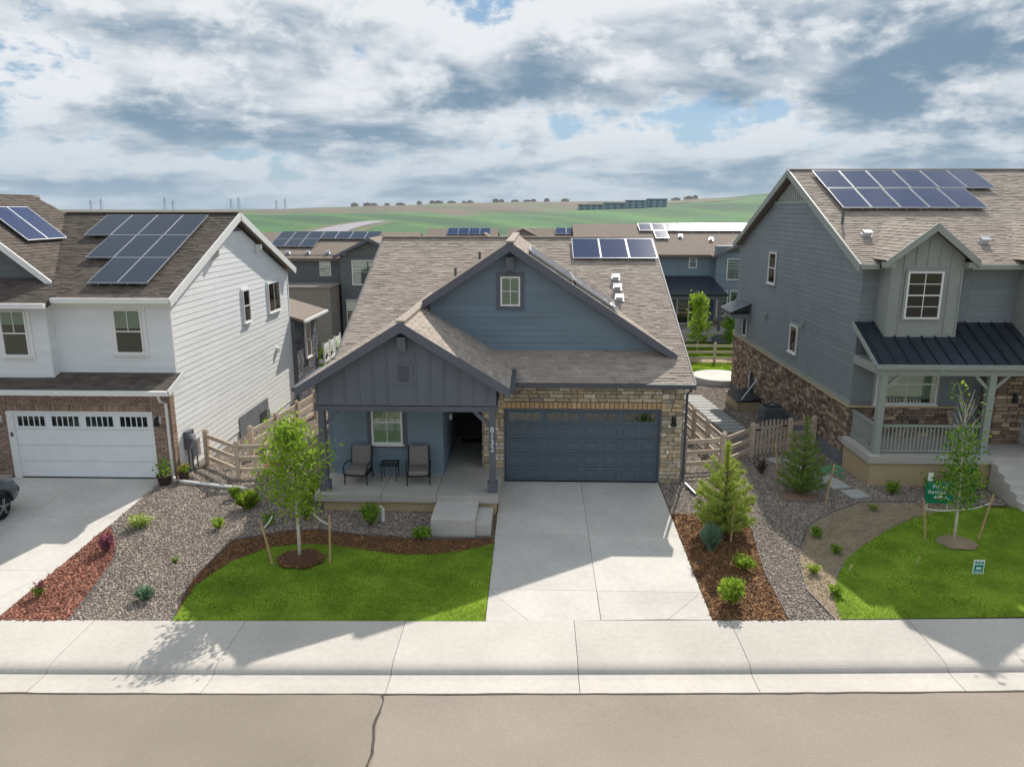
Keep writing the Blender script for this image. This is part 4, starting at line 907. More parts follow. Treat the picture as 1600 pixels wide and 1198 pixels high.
for y, z in ((11.6, 3.62), (6.9, 3.95)): MB().prism([fWd.p(-y - .07, z, .02), fWd.p(-y + .07, z, .02), fWd.p(-y + .07, z + .2, .02), fWd.p(-y - .07, z + .2, .02)], fWd.N * .14 + V(0, 0, -.05)).build('wall_vent', M_sagetrim, D)
well = fbox(MB(), fWd, -13.4, -12.8, -.3, .75, .03, .06).build('cellar_window', M_room, D); fbox(MB(), fWd, -13.45, -13.4, -.35, .8, .03, .1).build('trim', M_wtrim, well)
# upper front, bays
fD = front(dy); siding(D, fD, [(dx, 2.2), (13.9, 2.2), (13.9, 6.55), (dx, 6.55)], .18, M_grey); siding(D, fD, [(13.9, 4.3), (20, 4.3), (20, 6.55), (13.9, 6.55)], .18, M_grey)
MB().box(DX0, 28, de, dy + .02, 6.56, 6.6).build('soffit', M_sagetrim, D)
gutter(D, (DX0, de - .06, dz_ - .08), (11.05 - .3, de - .06, dz_ - .08), M_sagetrim, .12, .15); gutter(D, (13.6, de - .06, dz_ - .08), (15.2, de - .06, dz_ - .08), M_sagetrim, .12, .15)
def bay(x0, x1, y, pk, sl):
    xc = (x0 + x1) / 2; f = front(y); hw = (x1 - x0) / 2 + .28; ze = pk - sl * ((x1 - x0) / 2)
    MB().box(x0, x1, y + .005, dy, 4.35, ze).build('bay_wall', M_sage, D); MB().prism([(x0, y + .005, ze), (x1, y + .005, ze), (xc, y + .005, pk - .08)], V(0, 2.2, 0)).build('bay_gable', M_sage, D)
    x = x0 + .04
    while x < x1:
        t = pk - .16 - sl * abs(x - xc)
        for lo, hi in (((4.5, t),) if abs(x - xc) > .62 else ((6.68, t),)):
            fbox(MB(), f, x - .022, x + .022, lo, hi, -.002, .02).build('batten', M_sage, D)
        x += (x1 - x0 - .08) / 6
    s = math.hypot(1, sl); a = Fr((xc, y - .3, pk), (0, 1, 0), (-1, 0, sl)); b = Fr((xc, y - .3, pk), (0, -1, 0), (1, 0, sl)); w = hw * s
    roof(D, a, [(0, -w), (.9, -w), (4.2, 0), (0, 0)], .12, shg); roof(D, b, [(-4.2, 0), (-.9, -w), (0, -w), (0, 0)], .12, shg)
    rakes(D, xc, pk, y - .3, sl, hw + .02, hw + .02, M_sagetrim, .22)
    for q in (-1, 1): MB().box(min(xc + q * (hw - .3), xc + q * (hw + .02)), max(xc + q * (hw - .3), xc + q * (hw + .02)), y - .29, y, pk - sl * hw - .22, pk - sl * hw - .05).build('eave_return', M_sagetrim, D)
bay(11.0, 13.22, 1.25, 7.98, .8); bay(15.35, 17.6, 1.25, 7.98, .8)
window(D, front(1.25), 11.52, 12.6, 5.06, 6.52, grid=(2, 2), tm=M_sagetrim, tw=.06, blind=0, lowgrid=True, sill=False)
# porch
fm_ = pitch((0, 0, 3.85), 1, .5); roof(D, fm_, [(10.33, 0), (24, 0), (24, 2.236), (10.33, 2.236)], .08, None, M_metroof, name='metal_roof')
x = 10.5
while x < 20: fbox(MB(), fm_, x - .018, x + .018, .02, 2.2, .001, .045).build('seam', M_metroof, D); x += .42
trim(D, (10.31, -.02, 3.8), (10.31, 2.0, 4.8), .04, .14, M_sagetrim, 'rake_board')
gutter(D, (10.3, -.07, 3.78), (24, -.07, 3.78), M_sagetrim, .12, .13)
MB().box(10.45, 24, .02, .24, 3.5, 3.74).build('porch_beam', M_sagetrim, D); MB().box(10.45, 10.62, .25, 2.0, 3.5, 3.74).build('porch_beam', M_sagetrim, D)
MB().box(10.45, 24, .25, 3.0, 3.74, 3.78).build('porch_ceiling', M_sage, D)
MB().box(10.32, 13.98, -.16, 2.0, .76, 1.0).build('porch_slab', M_porchc, D, bevel=.012); MB().box(13.985, 18, -.16, 3.2, .76, 1.0).build('porch_slab', M_porchc, D, bevel=.012)
MB().box(10.42, 18, -.06, 1.98, -.6, .759).build('foundation', M_found, D)
def column(x, y):
    c = MB().box(x - .1, x + .1, y - .1, y + .1, 1.0, 3.5).build('column', M_sagetrim, D)
    for s in (-1, 1):
        if x + s * .4 > 10.6: MB().bar((x + s * .09, y, 3.08), (x + s * .5, y, 3.49), .07, .09).build('brace', M_sagetrim, c)
column(10.62, .13); column(13.86, .13); column(17.2, .13)
def railing(a, b, n):
    a, b = V(*a), V(*b); r = MB().bar(a + V(0, 0, .9), b + V(0, 0, .9), .08, .07).build('porch_rail', M_sagetrim, D)
    MB().bar(a + V(0, 0, .1), b + V(0, 0, .1), .05, .05).build('bottom_rail', M_sagetrim, r)
    for i in range(1, n): p = a + (b - a) * i / n; MB().box(p.x - .018, p.x + .018, p.y - .018, p.y + .018, 1.12, 1.87).build('baluster', M_sagetrim, r)
railing((10.73, .13, 1.0), (13.75, .13, 1.0), 26); railing((10.58, .25, 1.0), (10.58, 1.95, 1.0), 14); railing((15.6, .2, 1.0), (15.6, 1.2, 1.0), 9)
stn += stones(fD, [(dx + .02, 13.9, 1.0, 2.0)], .08, .15, .15, .45, .05); fbox(MB(), fD, dx, 13.9, 2.0, 2.06, 0, .09).build('stone_cap', M_found, D)
window(D, fD, 11.25, 13.25, 2.12, 3.48, grid=(2, 1), tm=M_sagetrim, tw=.08, blind=.9, lowgrid=True)
MB().box(13.92, 14.74, 2.9, 3.0, 1.0, 3.7).build('front_door', M_void, D); MB().box(13.86, 13.92, 2.0, 3.0, 1.0, 3.7).build('entry_wall', M_grey, D)
MB().box(14.76, 20, 1.27, 2.0, 1.0, 3.75).build('stone_block', M_mort, D); MB().box(14.76, 15, 2.0, 3.0, 1.0, 3.75).build('stone_block', M_mort, D)
stn += stones(front(1.26), [(14.75, 20, 1.0, 3.72)], .09, .17, .2, .5, .05); stn += stones(west(14.75), [(-3.0, -1.26, 1.0, 3.72)], .09, .17, .2, .5, .04)
lantern(D, front(1.26), 15.28, 2.55)
for i in range(5): MB().box(14.05, 16.8, -.5 - .34 * i, -.16 if i == 0 else -.5 - .34 * (i - 1), -.5, .83 - .17 * i).build('step', M_conc, D, bevel=.01)
for i in range(6): panel(D, fd, 10.97 + i * 1.05, 11.99 + i * 1.05, (7.18 - de) * DL, (8.88 - de) * DL, .12)
for i in range(5): panel(D, fd, 10.98 + i * 1.02, 11.97 + i * 1.02, (5.42 - de) * DL, (7.12 - de) * DL, .12)
box_vent(D, fd, 11.1, (3.5 - de) * DL); box_vent(D, fd, 14.7, (3.0 - de) * DL); MB().cyl((10.62, 4.4), .05, 7.8, 8.35, 10).build('vent_pipe', M_char, D)
flush(D, 'shingle', shg, M_shing); 
SIDE = [t for t in stn if t[0] is fWd]; flush(D, 'stone', stn, M_dstone)

# ------------------------------------------------------------------ houses behind
def simple_win(parent, fr, u0, u1, v0, v1, cols=2, blind=True):
    w = MB(); fw = .06
    for a, b, c, d in ((u0, u1, v0, v0 + fw), (u0, u1, v1 - fw, v1), (u0, u0 + fw, v0 + fw, v1 - fw), (u1 - fw, u1, v0 + fw, v1 - fw)): fbox(w, fr, a, b, c, d, .0, .07)
    w = w.build('window', M_wtrim, parent)
    for i in range(cols):
        for k, m in enumerate((M_room, M_blind) if blind else (M_room, M_room)):
            a = u0 + (u1 - u0) * i / cols + .05; b = u0 + (u1 - u0) * (i + 1) / cols - .05; c = v0 + .06 + (v1 - v0 - .12) * k / 2; d = c + (v1 - v0 - .12) / 2 - .04
            fbox(MB(), fr, a, b, c, d, .005, .015).build('blind', m, w); fbox(MB(), fr, a, b, c, d, .025, .03).build('pane', M_glass, w)
B = thing('blue_rear_house', 'blue two-storey house with dark metal patio roof behind the blue house', 'house', (13, 36, -.8))
y = 34.
MB().box(4, 22, y + .02, 44, -.9, 5.3).build('wall', M_blue, B); fy = front(y); siding(B, fy, [(7, -.8), (13.0, -.8), (13.0, 5.2), (7, 5.2)], .22, M_blue)
fb2 = front(y - .8); MB().box(13.2, 19, y - .78, y + .02, -.9, 5.8).build('bay_wall', M_blue, B); siding(B, fb2, [(13.2, -.8), (19, -.8), (19, 5.3), (13.2, 5.3)], .22, M_blue)
rf = pitch((0, y - .5, 5.15), 1, .33); roof(B, rf, [(3, 0), (23, 0), (23, 6.6), (3, 6.6)], .2, None, M_farroof); roof(B, Fr((0, y + 12, 5.15), (-1, 0, 0), (0, -1, .33)), [(-23, 0), (-3, 0), (-3, 6.58), (-23, 6.58)], .2, None, M_farroof)
gb = Fr((17, y - 1.2, 7.0), (0, 1, 0), (-1, 0, .45)); gc = Fr((17, y - 1.2, 7.0), (0, -1, 0), (1, 0, .45))
roof(B, gb, [(0, -4.6), (1, -4.6), (6, 0), (0, 0)], .15, None, M_farroof); roof(B, gc, [(-6, 0), (-1, -4.6), (0, -4.6), (0, 0)], .15, None, M_farroof)
MB().prism([(13.2, y - .79, 5.3), (19.4, y - .79, 5.3), (17, y - .79, 6.7)], V(0, .3, 0)).build('bay_gable', M_char, B); rakes(B, 17, 7.0, y - 1.2, .45, 4.2, 2.5, M_trim, .2)
simple_win(B, fy, 11.35, 11.95, 4.15, 4.95, 2); simple_win(B, fb2, 13.95, 15.3, 3.35, 4.9, 2); simple_win(B, fb2, 13.35, 14.15, .7, 2.6, 1); simple_win(B, fb2, 14.3, 15.4, .7, 2.6, 1)
roof(B, pitch((0, y - 3.2, 2.55), 1, .33), [(7.5, 0), (13.6, 0), (13.0, 3.3), (7.5, 3.3)], .12, None, M_metroof, name='metal_roof')
MB().box(8, 13.4, y - 3.1, y - 2.9, 2.2, 2.5).build('porch_beam', M_trim, B)
for x in (8.8, 13.1): MB().box(x - .1, x + .1, y - 3.1, y - 2.9, -.8, 2.2).build('column', M_trim, B)
MB().box(7.5, 13.8, y - 3.2, y, -.8, -.05).build('patio_slab', M_porchc, B)
gd = fbox(MB(), fy, 10.6, 12.4, .0, 2.1, .02, .1).build('patio_door', M_wtrim, B)
for a in (10.7, 11.56): fbox(MB(), fy, a, a + .75, .1, 2.0, .106, .112).build('pane', M_glassd, gd); fbox(MB(), fy, a, a + .75, .1, 2.0, .095, .103).build('pane_back', M_room, gd)
for i in range(3): MB().box(12.6, 13.6, y - 3.5 - .3 * i, y - 3.2 - .3 * i, -.85, -.25 - .2 * i).build('step', M_char, B)
stb = stones(front(y - .8), [(13.2, 17, -.8, .6)], .12, .2, .25, .6, .06); flush(B, 'stone', stb, M_dstone, 40)
k = math.hypot(1, .33)
for i in range(5): panel(B, rf, 8.2 + i * 1.05, 9.2 + i * 1.05, 4.7, 6.3, .12)
for i in range(4): panel(B, rf, 13.45 + i * 1.05, 14.45 + i * 1.05, 4.7, 6.3, .12)
panel(B, rf, 9.25, 10.25, 3.0, 4.65, .12)
for x, v in ((11.2, 3.6), (13.4, 2.9)): box_vent(B, rf, x, v)
C_ = thing('charcoal_house', 'charcoal two-storey house with a taupe patio block behind the white house', 'house', (-12, 33, -.8))
y = 30.
MB().box(-24, -9, y + .02, 40, -.9, 5.3).build('wall', M_char, C_); fy = front(y); siding(C_, fy, [(-20, -.8), (-13.4, -.8), (-13.4, 5.2), (-20, 5.2)], .22, M_char)
MB().box(-13.3, -9, y - .8, y + .02, -.9, 5.3).build('bay_wall', M_char, C_); fb2 = front(y - .8); siding(C_, fb2, [(-13.3, -.8), (-9, -.8), (-9, 5.2), (-13.3, 5.2)], .22, M_char)
MB().prism([(-13.3, y - .79, 5.2), (-9, y - .79, 5.2), (-11.2, y - .79, 6.35)], V(0, .3, 0)).build('bay_gable', M_char, C_)
rf = pitch((0, y - .5, 5.1), 1, .3); roof(C_, rf, [(-25, 0), (-8.5, 0), (-8.5, 5.6), (-25, 5.6)], .2, None, M_farroof); roof(C_, Fr((0, y + 10.2, 5.1), (-1, 0, 0), (0, -1, .3)), [(8.5, 0), (25, 0), (25, 5.58), (8.5, 5.58)], .2, None, M_farroof)
roof(C_, Fr((-11.2, y - 1.2, 6.5), (0, 1, 0), (-1, 0, .5)), [(0, -2.8), (.6, -2.8), (4, 0), (0, 0)], .14, None, M_farroof); roof(C_, Fr((-11.2, y - 1.2, 6.5), (0, -1, 0), (1, 0, .5)), [(-4, 0), (-.6, -2.8), (0, -2.8), (0, 0)], .14, None, M_farroof)
rakes(C_, -11.2, 6.5, y - 1.2, .5, 2.5, 2.5, M_trim, .2)
simple_win(C_, fy, -14.95, -14.15, 3.85, 4.95, 1); simple_win(C_, fb2, -12.5, -10.3, 3.3, 5.0, 2); simple_win(C_, fb2, -13.0, -11.6, .3, 2.3, 2)
MB().box(-20, -16.7, y - 3.0, y, -.9, 3.3).build('patio_block', M_taupe, C_); MB().box(-16.7, -14.5, y - 3.0, y, 2.0, 3.3).build('patio_block', M_taupe, C_); MB().box(-14.5, -13.5, y - 3.0, y, -.9, 3.3).build('patio_block', M_taupe, C_)
MB().box(-20.1, -13.4, y - 3.1, y, 3.3, 3.42).build('coping', M_taupe, C_); MB().box(-16.7, -14.5, y - 3.0, y, -.5, .0).build('patio_slab', M_porchc, C_)
gd = fbox(MB(), front(y - 1.2), -16.3, -14.52, .02, 2.0, 0, .08).build('patio_door', M_wtrim, C_)
for a in (-16.2, -15.37): fbox(MB(), front(y - 1.2), a, a + .75, .1, 1.9, .086, .092).build('pane', M_glassd, gd); fbox(MB(), front(y - 1.2), a, a + .75, .1, 1.9, .075, .083).build('pane_back', M_room, gd)
for i in range(3): MB().box(-16.2, -14.6, y - 3.3 - .3 * i, y - 3.0 - .3 * i, -.9, -.2 - .2 * i).build('step', M_char, C_)
for i in range(3): panel(C_, rf, -18.9 + i * 1.08, -17.85 + i * 1.08, 2.0, 3.6, .12, M_cellb); panel(C_, rf, -18.9 + i * 1.08, -17.85 + i * 1.08, 3.65, 5.3, .12, M_cellb)
for i in range(4): panel(C_, rf, -15.66 + i * 1.08, -14.6 + i * 1.08, 3.65, 5.3, .12, M_cellb)
for x in (-17.2, -15.8, -14.4): box_vent(C_, rf, x, .9)
# the rows of roofs farther off
def far_house(x0, x1, y, zr, label, pans=(), cross=None, d=9, sl=.38, eave=None):
    h = thing('distant_house', label, 'house', ((x0 + x1) / 2, y + 4, -.9), 'houses of the next street')
    ze = zr - sl * d / 2; MB().box(x0 + .4, x1 - .4, y + .4, y + d - .4, -1.2, ze + .1).build('wall', M_farwall, h); s = math.hypot(1, sl)
    f = pitch((0, y, ze), 1, sl); roof(h, f, [(x0, 0), (x1, 0), (x1, d / 2 * s), (x0, d / 2 * s)], .2, None, M_farroof); roof(h, Fr((0, y + d, ze), (-1, 0, 0), (0, -1, sl)), [(-x1, 0), (-x0, 0), (-x0, d / 2 * s - .01), (-x1, d / 2 * s - .01)], .2, None, M_farroof)
    for x in (x0 + .4, x1 - .55): MB().prism([(x, y + .4, ze), (x, y + d - .4, ze), (x, y + d / 2, zr - .25)], V(.15, 0, 0)).build('gable_wall', M_farwall, h)
    for i, x in enumerate((x0 + 1.5, x1 - 2.5)): simple_win(h, front(y + .38), x, x + 1.2, ze - 1.9, ze - .6, 2)
    for a, b in pans: panel(h, f, a, b, d / 2 * s - 2.0, d / 2 * s - .25, .12)
    if cross:
        xc, w, zc = cross; f1 = Fr((xc, y - .8, zc), (0, 1, 0), (-1, 0, .5)); f2 = Fr((xc, y - .8, zc), (0, -1, 0), (1, 0, .5)); q = w * math.hypot(1, .5)
        roof(h, f1, [(0, -q), (.5, -q), (4.5, 0), (0, 0)], .15, None, M_farroof); roof(h, f2, [(-4.5, 0), (-.5, -q), (0, -q), (0, 0)], .15, None, M_farroof); MB().prism([(xc - w, y - .4, zc - .55 * w), (xc + w, y - .4, zc - .55 * w), (xc, y - .4, zc - .1)], V(0, .8, 0)).build('cross_gable', M_farwall, h)
    return h
P4 = lambda a, n, w=1.05: [(a + i * w, a + (i + 1) * w - .04) for i in range(n)]
far_house(-11.6, -3.9, 56, 6.35, 'tan roofed house with four solar panels above the ridge of the blue house', P4(-9.3, 4, 1.15), (-5.2, 1.0, 6.0))
far_house(-2.9, 4.6, 56, 6.4, 'pale roofed gabled house with two solar panels above the blue house ridge', P4(2.2, 2, 1.15), (-1.2, 1.6, 6.5))
far_house(6.9, 10.2, 56, 6.5, 'narrow house roof filled by three solar panels beside the far blue house', P4(7.2, 3, .95))
far_house(-32, -17.5, 40, 6.3, 'brown roofed house with solar panels left of the charcoal house', P4(-23, 4, 1.1))
far_house(-19.5, -10.5, 66, 5.4, 'pale hip roofed house behind the charcoal house', (), (-15, 2.4, 5.6))
far_house(17, 30, 56, 6.3, 'house roof mostly hidden behind the dark grey house')

# ------------------------------------------------------------------ fences, gates and yard fittings
def post(parent, x, y, h=1.22, w=.15, z=None):
    z = zg(x, y) if z is None else z; mb = MB().box(x - w / 2, x + w / 2, y - w / 2, y + w / 2, z - .3, z + h)
    mb.tube([(x, y, z + h), (x, y, z + h + .04)], [w * .62, w * .35], 4); return mb.build('post', M_fence, parent)
def rails(parent, a, b, hs=(.28, .66, 1.04), hgt=.14, t=.045):
    for h in hs: MB().bar((a[0], a[1], zg(*a) + h), (b[0], b[1], zg(*b) + h), t, hgt).build('rail', M_fence, parent)
def fence(label, pts, **k):
    p0 = pts[0]; f = thing('rail_fence', label, 'fence', (p0[0], p0[1], zg(*p0)))
    for p in pts: post(f, *p)
    for a, b in zip(pts, pts[1:]): rails(f, a, b, **k)
    return f
fence('tan three-rail fence between the white house and the left tree', [(-11.05, 1.5), (-9.4, .0), (-7.85, .25)])
fence('tan three-rail fence running back along the white house', [(-9.75, 2.1), (-9.62, 4.3), (-9.55, 6.6), (-9.5, 8.9), (-9.45, 11.2), (-9.4, 13.5)])
fence('short tan rail fence left of the porch of the blue house', [(-6.62, .9), (-6.25, .85)], hs=(.3, .7, 1.1))
def gate(label, a, b, n):
    g = thing('picket_gate', label, 'gate', (a[0], a[1], zg(*a))); A, Bv = V(a[0], a[1], zg(*a)), V(b[0], b[1], zg(*b)); d = (Bv - A).normalized()
    for h in (.3, 1.0): MB().bar(A + V(0, .03, h), Bv + V(0, .03, h), .04, .1).build('rail', M_fence, g)
    MB().bar(A + V(0, .03, .3), Bv + V(0, .03, 1.0), .03, .09).build('brace', M_fence, g)
    for i in range(n):
        p = A + (Bv - A) * (i + .5) / n; hh = 1.16 + .1 * math.sin(math.pi * (i + .5) / n)
        MB().prism([p + d * -.05 + V(0, 0, .06), p + d * .05 + V(0, 0, .06), p + d * .05 + V(0, 0, hh), p + d * .02 + V(0, 0, hh + .05), p - d * .02 + V(0, 0, hh + .05), p - d * .05 + V(0, 0, hh)], V(0, -.022, 0)).build('picket', M_fence, g)
    for q, h in ((A, .98), (Bv, 1.02)): MB().bar(q + V(0, -.03, h), q + (d if q is A else -d) * .22 + V(0, -.035, h), .02, .05).build('hinge' if q is A else 'latch', M_black, g)
gate('tan picket gate between two fence posts left of the porch', (-7.75, .3), (-6.75, .75), 7)
fence('tan three-rail fence from the stone garage corner to the gate', [(4.95, 1.2), (6.28, 1.55), (7.72, 3.2)])
fence('tan three-rail fence running back along the side of the blue house', [(6.38, 1.8), (6.3, 3.8), (6.2, 5.7), (6.15, 7.9)])
gate('tan picket gate between the blue and dark grey houses', (7.86, 3.28), (9.16, 3.92), 8)
fence('tan rail fence between the gate and the dark grey house', [(9.3, 4.0), (10.32, 4.45)])
f = fence('brown three-rail fence across the back yards', [(5.0, 23.4), (9.0, 23.4), (11.1, 23.4), (14.5, 23.4), (18, 23.4)])
P_ = thing('round_patio', 'round raised concrete patio behind the dark grey house', 'patio', (10.2, 18.2, -.82))
MB().cyl((10.2, 18.3), 1.45, -1.0, -.5, 40).build('patio_slab', M_conc, P_)
A_ = thing('air_conditioner', 'dark grey air conditioner standing by the dark grey house', 'air conditioner', (9.75, 7.6, -.42))
cx, cy, z = 9.75, 7.6, -.42
MB().box(cx - .5, cx + .5, cy - .5, cy + .5, z - .05, z + .06).build('pad', M_conc, A_); MB().box(cx - .42, cx + .42, cy - .42, cy + .42, z + .06, z + .98).build('housing', M_ac, A_, bevel=.06)
for k in range(12): MB().box(cx - .435, cx + .435, cy - .435, cy + .435, z + .14 + k * .066, z + .15 + k * .066).build('louvre', M_char, A_)
MB().cyl((cx, cy), .36, z + .98, z + 1.02, 24).build('fan_guard', M_black, A_); MB().cyl((cx, cy), .08, z + 1.02, z + 1.04, 12).build('fan_hub', M_alu, A_)
for k in range(5): t = k * 2 * math.pi / 5; MB().prism([(cx + .08 * math.cos(t), cy + .08 * math.sin(t), z + 1.021), (cx + .34 * math.cos(t - .25), cy + .34 * math.sin(t - .25), z + 1.024), (cx + .34 * math.cos(t + .25), cy + .34 * math.sin(t + .25), z + 1.03)], V(0, 0, .006)).build('fan_blade', M_ac, A_)
WW = thing('window_well', 'window well with dark cover beside the dark grey house wall', 'window well', (9.9, 12.3, -.68))
mb = MB()
for a in ((9.35, 9.45, 11.3, 13.3), (9.46, 10.4, 11.3, 11.4), (9.46, 10.4, 13.2, 13.3)): mb.box(*a, -1.0, -.25)
mb.build('well_wall', M_found, WW); MB().prism([(9.3, 11.2, -.24), (10.4, 11.2, -.1), (10.4, 13.4, -.1), (9.3, 13.4, -.24)], V(0, 0, .04)).build('well_cover', M_black, WW); MB().bar((9.5, 11.2, -.1), (10.35, 11.9, .7), .04).build('grate_bar', M_alu, WW)
ORD = 'first second third fourth fifth sixth seventh eighth ninth tenth eleventh twelfth thirteenth fourteenth fifteenth'.split()
def pavers(label, lst, sx, sy, grp):
    for i, (x, y, rz) in enumerate(lst):
        o = MB().box(-sx / 2, sx / 2, -sy / 2, sy / 2, -.03, .035).build('stepping_stone', M_paver, None, bevel=.008); o.location = (x, y, zg(x, y) + .012); o.rotation_euler = (math.atan(.045) if y < 0 else -math.atan(.055), 0, rz); tag(o, label % ORD[i], 'paver', grp)
pavers('%s concrete paver from the far end of the side path', [(7.95 + .02 * i, 14.5 - i * .62, 0) for i in range(13)], 1.05, .5, 'pavers of the side path')
pavers('%s square stepping stone by the dark grey house', [(9.45, -.05, .3), (9.75, -.75, .25), (10.2, -1.05, .2)][:2] + [(8.5, 2.7, .4), (9.0, 2.1, .4), (9.3, 1.2, .3), (9.35, .5, .3)], .62, .6, 'stepping stones to the gate')
# ------------------------------------------------------------------ porch furniture
def chair(label, loc, rz):
    c = thing('patio_chair', label, 'chair', (0, 0, 0), 'cushioned chairs on the blue house porch')
    for sx in (-1, 1):
        MB().tube([(sx * .33, -.36, 0), (sx * .33, -.34, .3), (sx * .33, -.33, .34)], .02, 6).build('leg', M_black, c)
        MB().tube([(sx * .33, .36, 0), (sx * .33, .3, .3)], .02, 6).build('leg', M_black, c)
        MB().tube([(sx * .34, -.38, .33), (sx * .35, -.36, .56), (sx * .35, -.25, .61), (sx * .35, .2, .57), (sx * .33, .36, .52)], .02, 6).build('arm', M_black, c)
        MB().tube([(sx * .31, .3, .3), (sx * .31, .48, .96)], .02, 6).build('back_post', M_black, c)
    MB().box(-.34, .34, -.36, .34, .27, .31).build('seat_frame', M_black, c); MB().bar((-.31, .48, .96), (.31, .48, .96), .035).build('top_rail', M_black, c)
    MB().box(-.29, .29, -.4, .26, .315, .45).build('seat_cushion', M_cush, c, True, .045)
    b = MB().box(-.28, .28, -.06, .06, -.0, .6).build('back_cushion', M_cush, c, True, .045); b.location = (0, .28, .42); b.rotation_euler = (-.25, 0, 0)
    return settle(c, loc, rz)
chair('left grey cushioned patio chair under the porch window', (-5.22, -1.3, PZ), -.05); chair('right grey cushioned patio chair beside the entry', (-3.42, -1.3, PZ), .12)
T = thing('side_table', 'small black glass-topped table between the porch chairs', 'table', (0, 0, 0))
for sx in (-1, 1):
    for sy in (-1, 1): MB().tube([(sx * .22, sy * .22, 0), (sx * .22, sy * .22, .5)], .014, 6).build('leg', M_black, T)
MB().box(-.25, .25, -.25, .25, .5, .515).build('tabletop', glass('table_glass', (.35, .45, .45), .03, .15), T)
rim = MB(); [rim.bar(a, b, .03) for a, b in (((-.25, -.25, .5), (.25, -.25, .5)), ((-.25, .25, .5), (.25, .25, .5)), ((-.25, -.25, .5), (-.25, .25, .5)), ((.25, -.25, .5), (.25, .25, .5)))]; rim.build('top_frame', M_black, T)
settle(T, (-4.32, -1.1, PZ), .02)

# ------------------------------------------------------------------ signs, stakes
def stake(label, x, y, h, lean=(0, 0), r=.029, strap=None):
    s = thing('wooden_stake', label, 'stake', (x, y, zg(x, y))); z = zg(x, y)
    MB().tube([(x, y, z - .1), (x + lean[0] * .5, y + lean[1] * .5, z + h / 2), (x + lean[0], y + lean[1], z + h)], r, 8).build('pole', M_stake, s)
    if strap:
        p = V(x + lean[0] * .8, y + lean[1] * .8, z + h * .8); q = Vector(strap); mid = (p + q) / 2 - V(0, 0, .05)
        mb = MB(); pts = [p, (p * 3 + q) / 4 - V(0, 0, .035), mid, (p + q * 3) / 4 - V(0, 0, .035), q]
        for a, b in zip(pts, pts[1:]): mb.bar(a, b, .012, .035)
        mb.build('strap', M_strap, s)
stake('wooden stake leaning left of the left lawn tree', -6.44, -5.5, 1.2, (-.3, .12), strap=(-6.45, -5.3, 1.0)); stake('upright wooden stake right of the left lawn tree', -5.08, -5.3, 1.25, (.03, .1), strap=(-5.45, -5.2, 1.03))
stake('wooden stake leaning left of the right lawn tree', 10.4, -3.72, 1.12, (-.12, .1), strap=(11.12, -3.7, .72)); stake('wooden stake leaning right of the right lawn tree', 11.83, -3.6, 1.25, (.3, .1), strap=(11.15, -3.7, .72))
stake('wooden stake beside the bright young pine', 5.22, -3.95, 1.15, (.03, .0)); stake('wooden stake left of the dark young pine', 7.69, -.1, 1.35, (-.2, .1)); stake('wooden stake leaning right of the dark young pine', 8.66, -1.3, 1.15, (.2, .1))
S1 = thing('yard_sign', 'green sign reading Private Residence behind the right lawn tree', 'sign', (11.55, -1.75, zg(11.5, -1.75)))
zs = zg(11.5, -1.75); MB().box(11.3, 12.12, -1.77, -1.74, zs + .2, zs + .84).build('sign_board', M_green, S1)
for x in (11.4, 12.0): MB().box(x - .015, x + .015, -1.735, -1.71, zs - .1, zs + .8).build('leg', M_strap, S1)
text_mesh(S1, 'Private', .17, (11.71, -1.778, zs + .71), M_print, 'lettering', .003); text_mesh(S1, 'Residence', .17, (11.71, -1.778, zs + .55), M_print, 'lettering', .003)
MB().box(11.55, 11.9, -1.776, -1.772, zs + .36, zs + .42).build('logo_bar', M_print, S1); MB().prism([(11.62, -1.776, zs + .42), (11.84, -1.776, zs + .42), (11.73, -1.776, zs + .47)], V(0, .004, 0)).build('logo_roof', M_print, S1)
MB().box(11.36, 11.5, -1.7, -1.68, zs + .86, zs + 1.1).build('white_tag', M_print, S1)
S2 = thing('lawn_sign', 'small teal sign with white border stuck in the right lawn', 'sign', (10.76, -5.5, zg(10.8, -5.5)))
zs = zg(10.8, -5.5); MB().box(10.63, 10.89, -5.515, -5.5, zs + .06, zs + .42).build('sign_board', M_print, S2); MB().box(10.655, 10.865, -5.519, -5.516, zs + .085, zs + .3).build('teal_panel', M_teal, S2)
for k in range(3): MB().box(10.66 + k * .075, 10.71 + k * .075, -5.519, -5.516, zs + .325, zs + .385).build('emblem', M_teal, S2)
MB().box(10.7, 10.82, -5.521, -5.5195, zs + .18, zs + .24).build('white_mark', M_print, S2); MB().box(10.68, 10.84, -5.521, -5.5195, zs + .11, zs + .13).build('white_mark', M_print, S2); MB().box(10.75, 10.77, -5.499, -5.485, zs - .1, zs + .2).build('leg', M_strap, S2)
for x, y, l in ((9.6, -4.95, 'yellow wire flag in the right lawn below the tree'), (7.75, -5.4, 'yellow wire flag at the left edge of the right lawn')):
    F_ = thing('marker_flag', l, 'flag', (x, y, zg(x, y))); MB().tube([(x, y, zg(x, y)), (x, y, zg(x, y) + .2)], .006, 5).build('wire', M_strap, F_); MB().box(x, x + .07, y - .003, y + .003, zg(x, y) + .13, zg(x, y) + .19).build('flag', mat('flag_yellow', lin('#c9b53a'), .6), F_)
DP = thing('vent_stub', 'white plastic pipe stub by the porch foundation', 'pipe', (-4.2, -2.95, zg(-4, -2.95))); MB().tube([(-4.2, -2.95, -.2), (-4.2, -2.95, .25), (-4.25, -3.0, .33)], .05, 10).build('pipe', M_vinyl, DP)

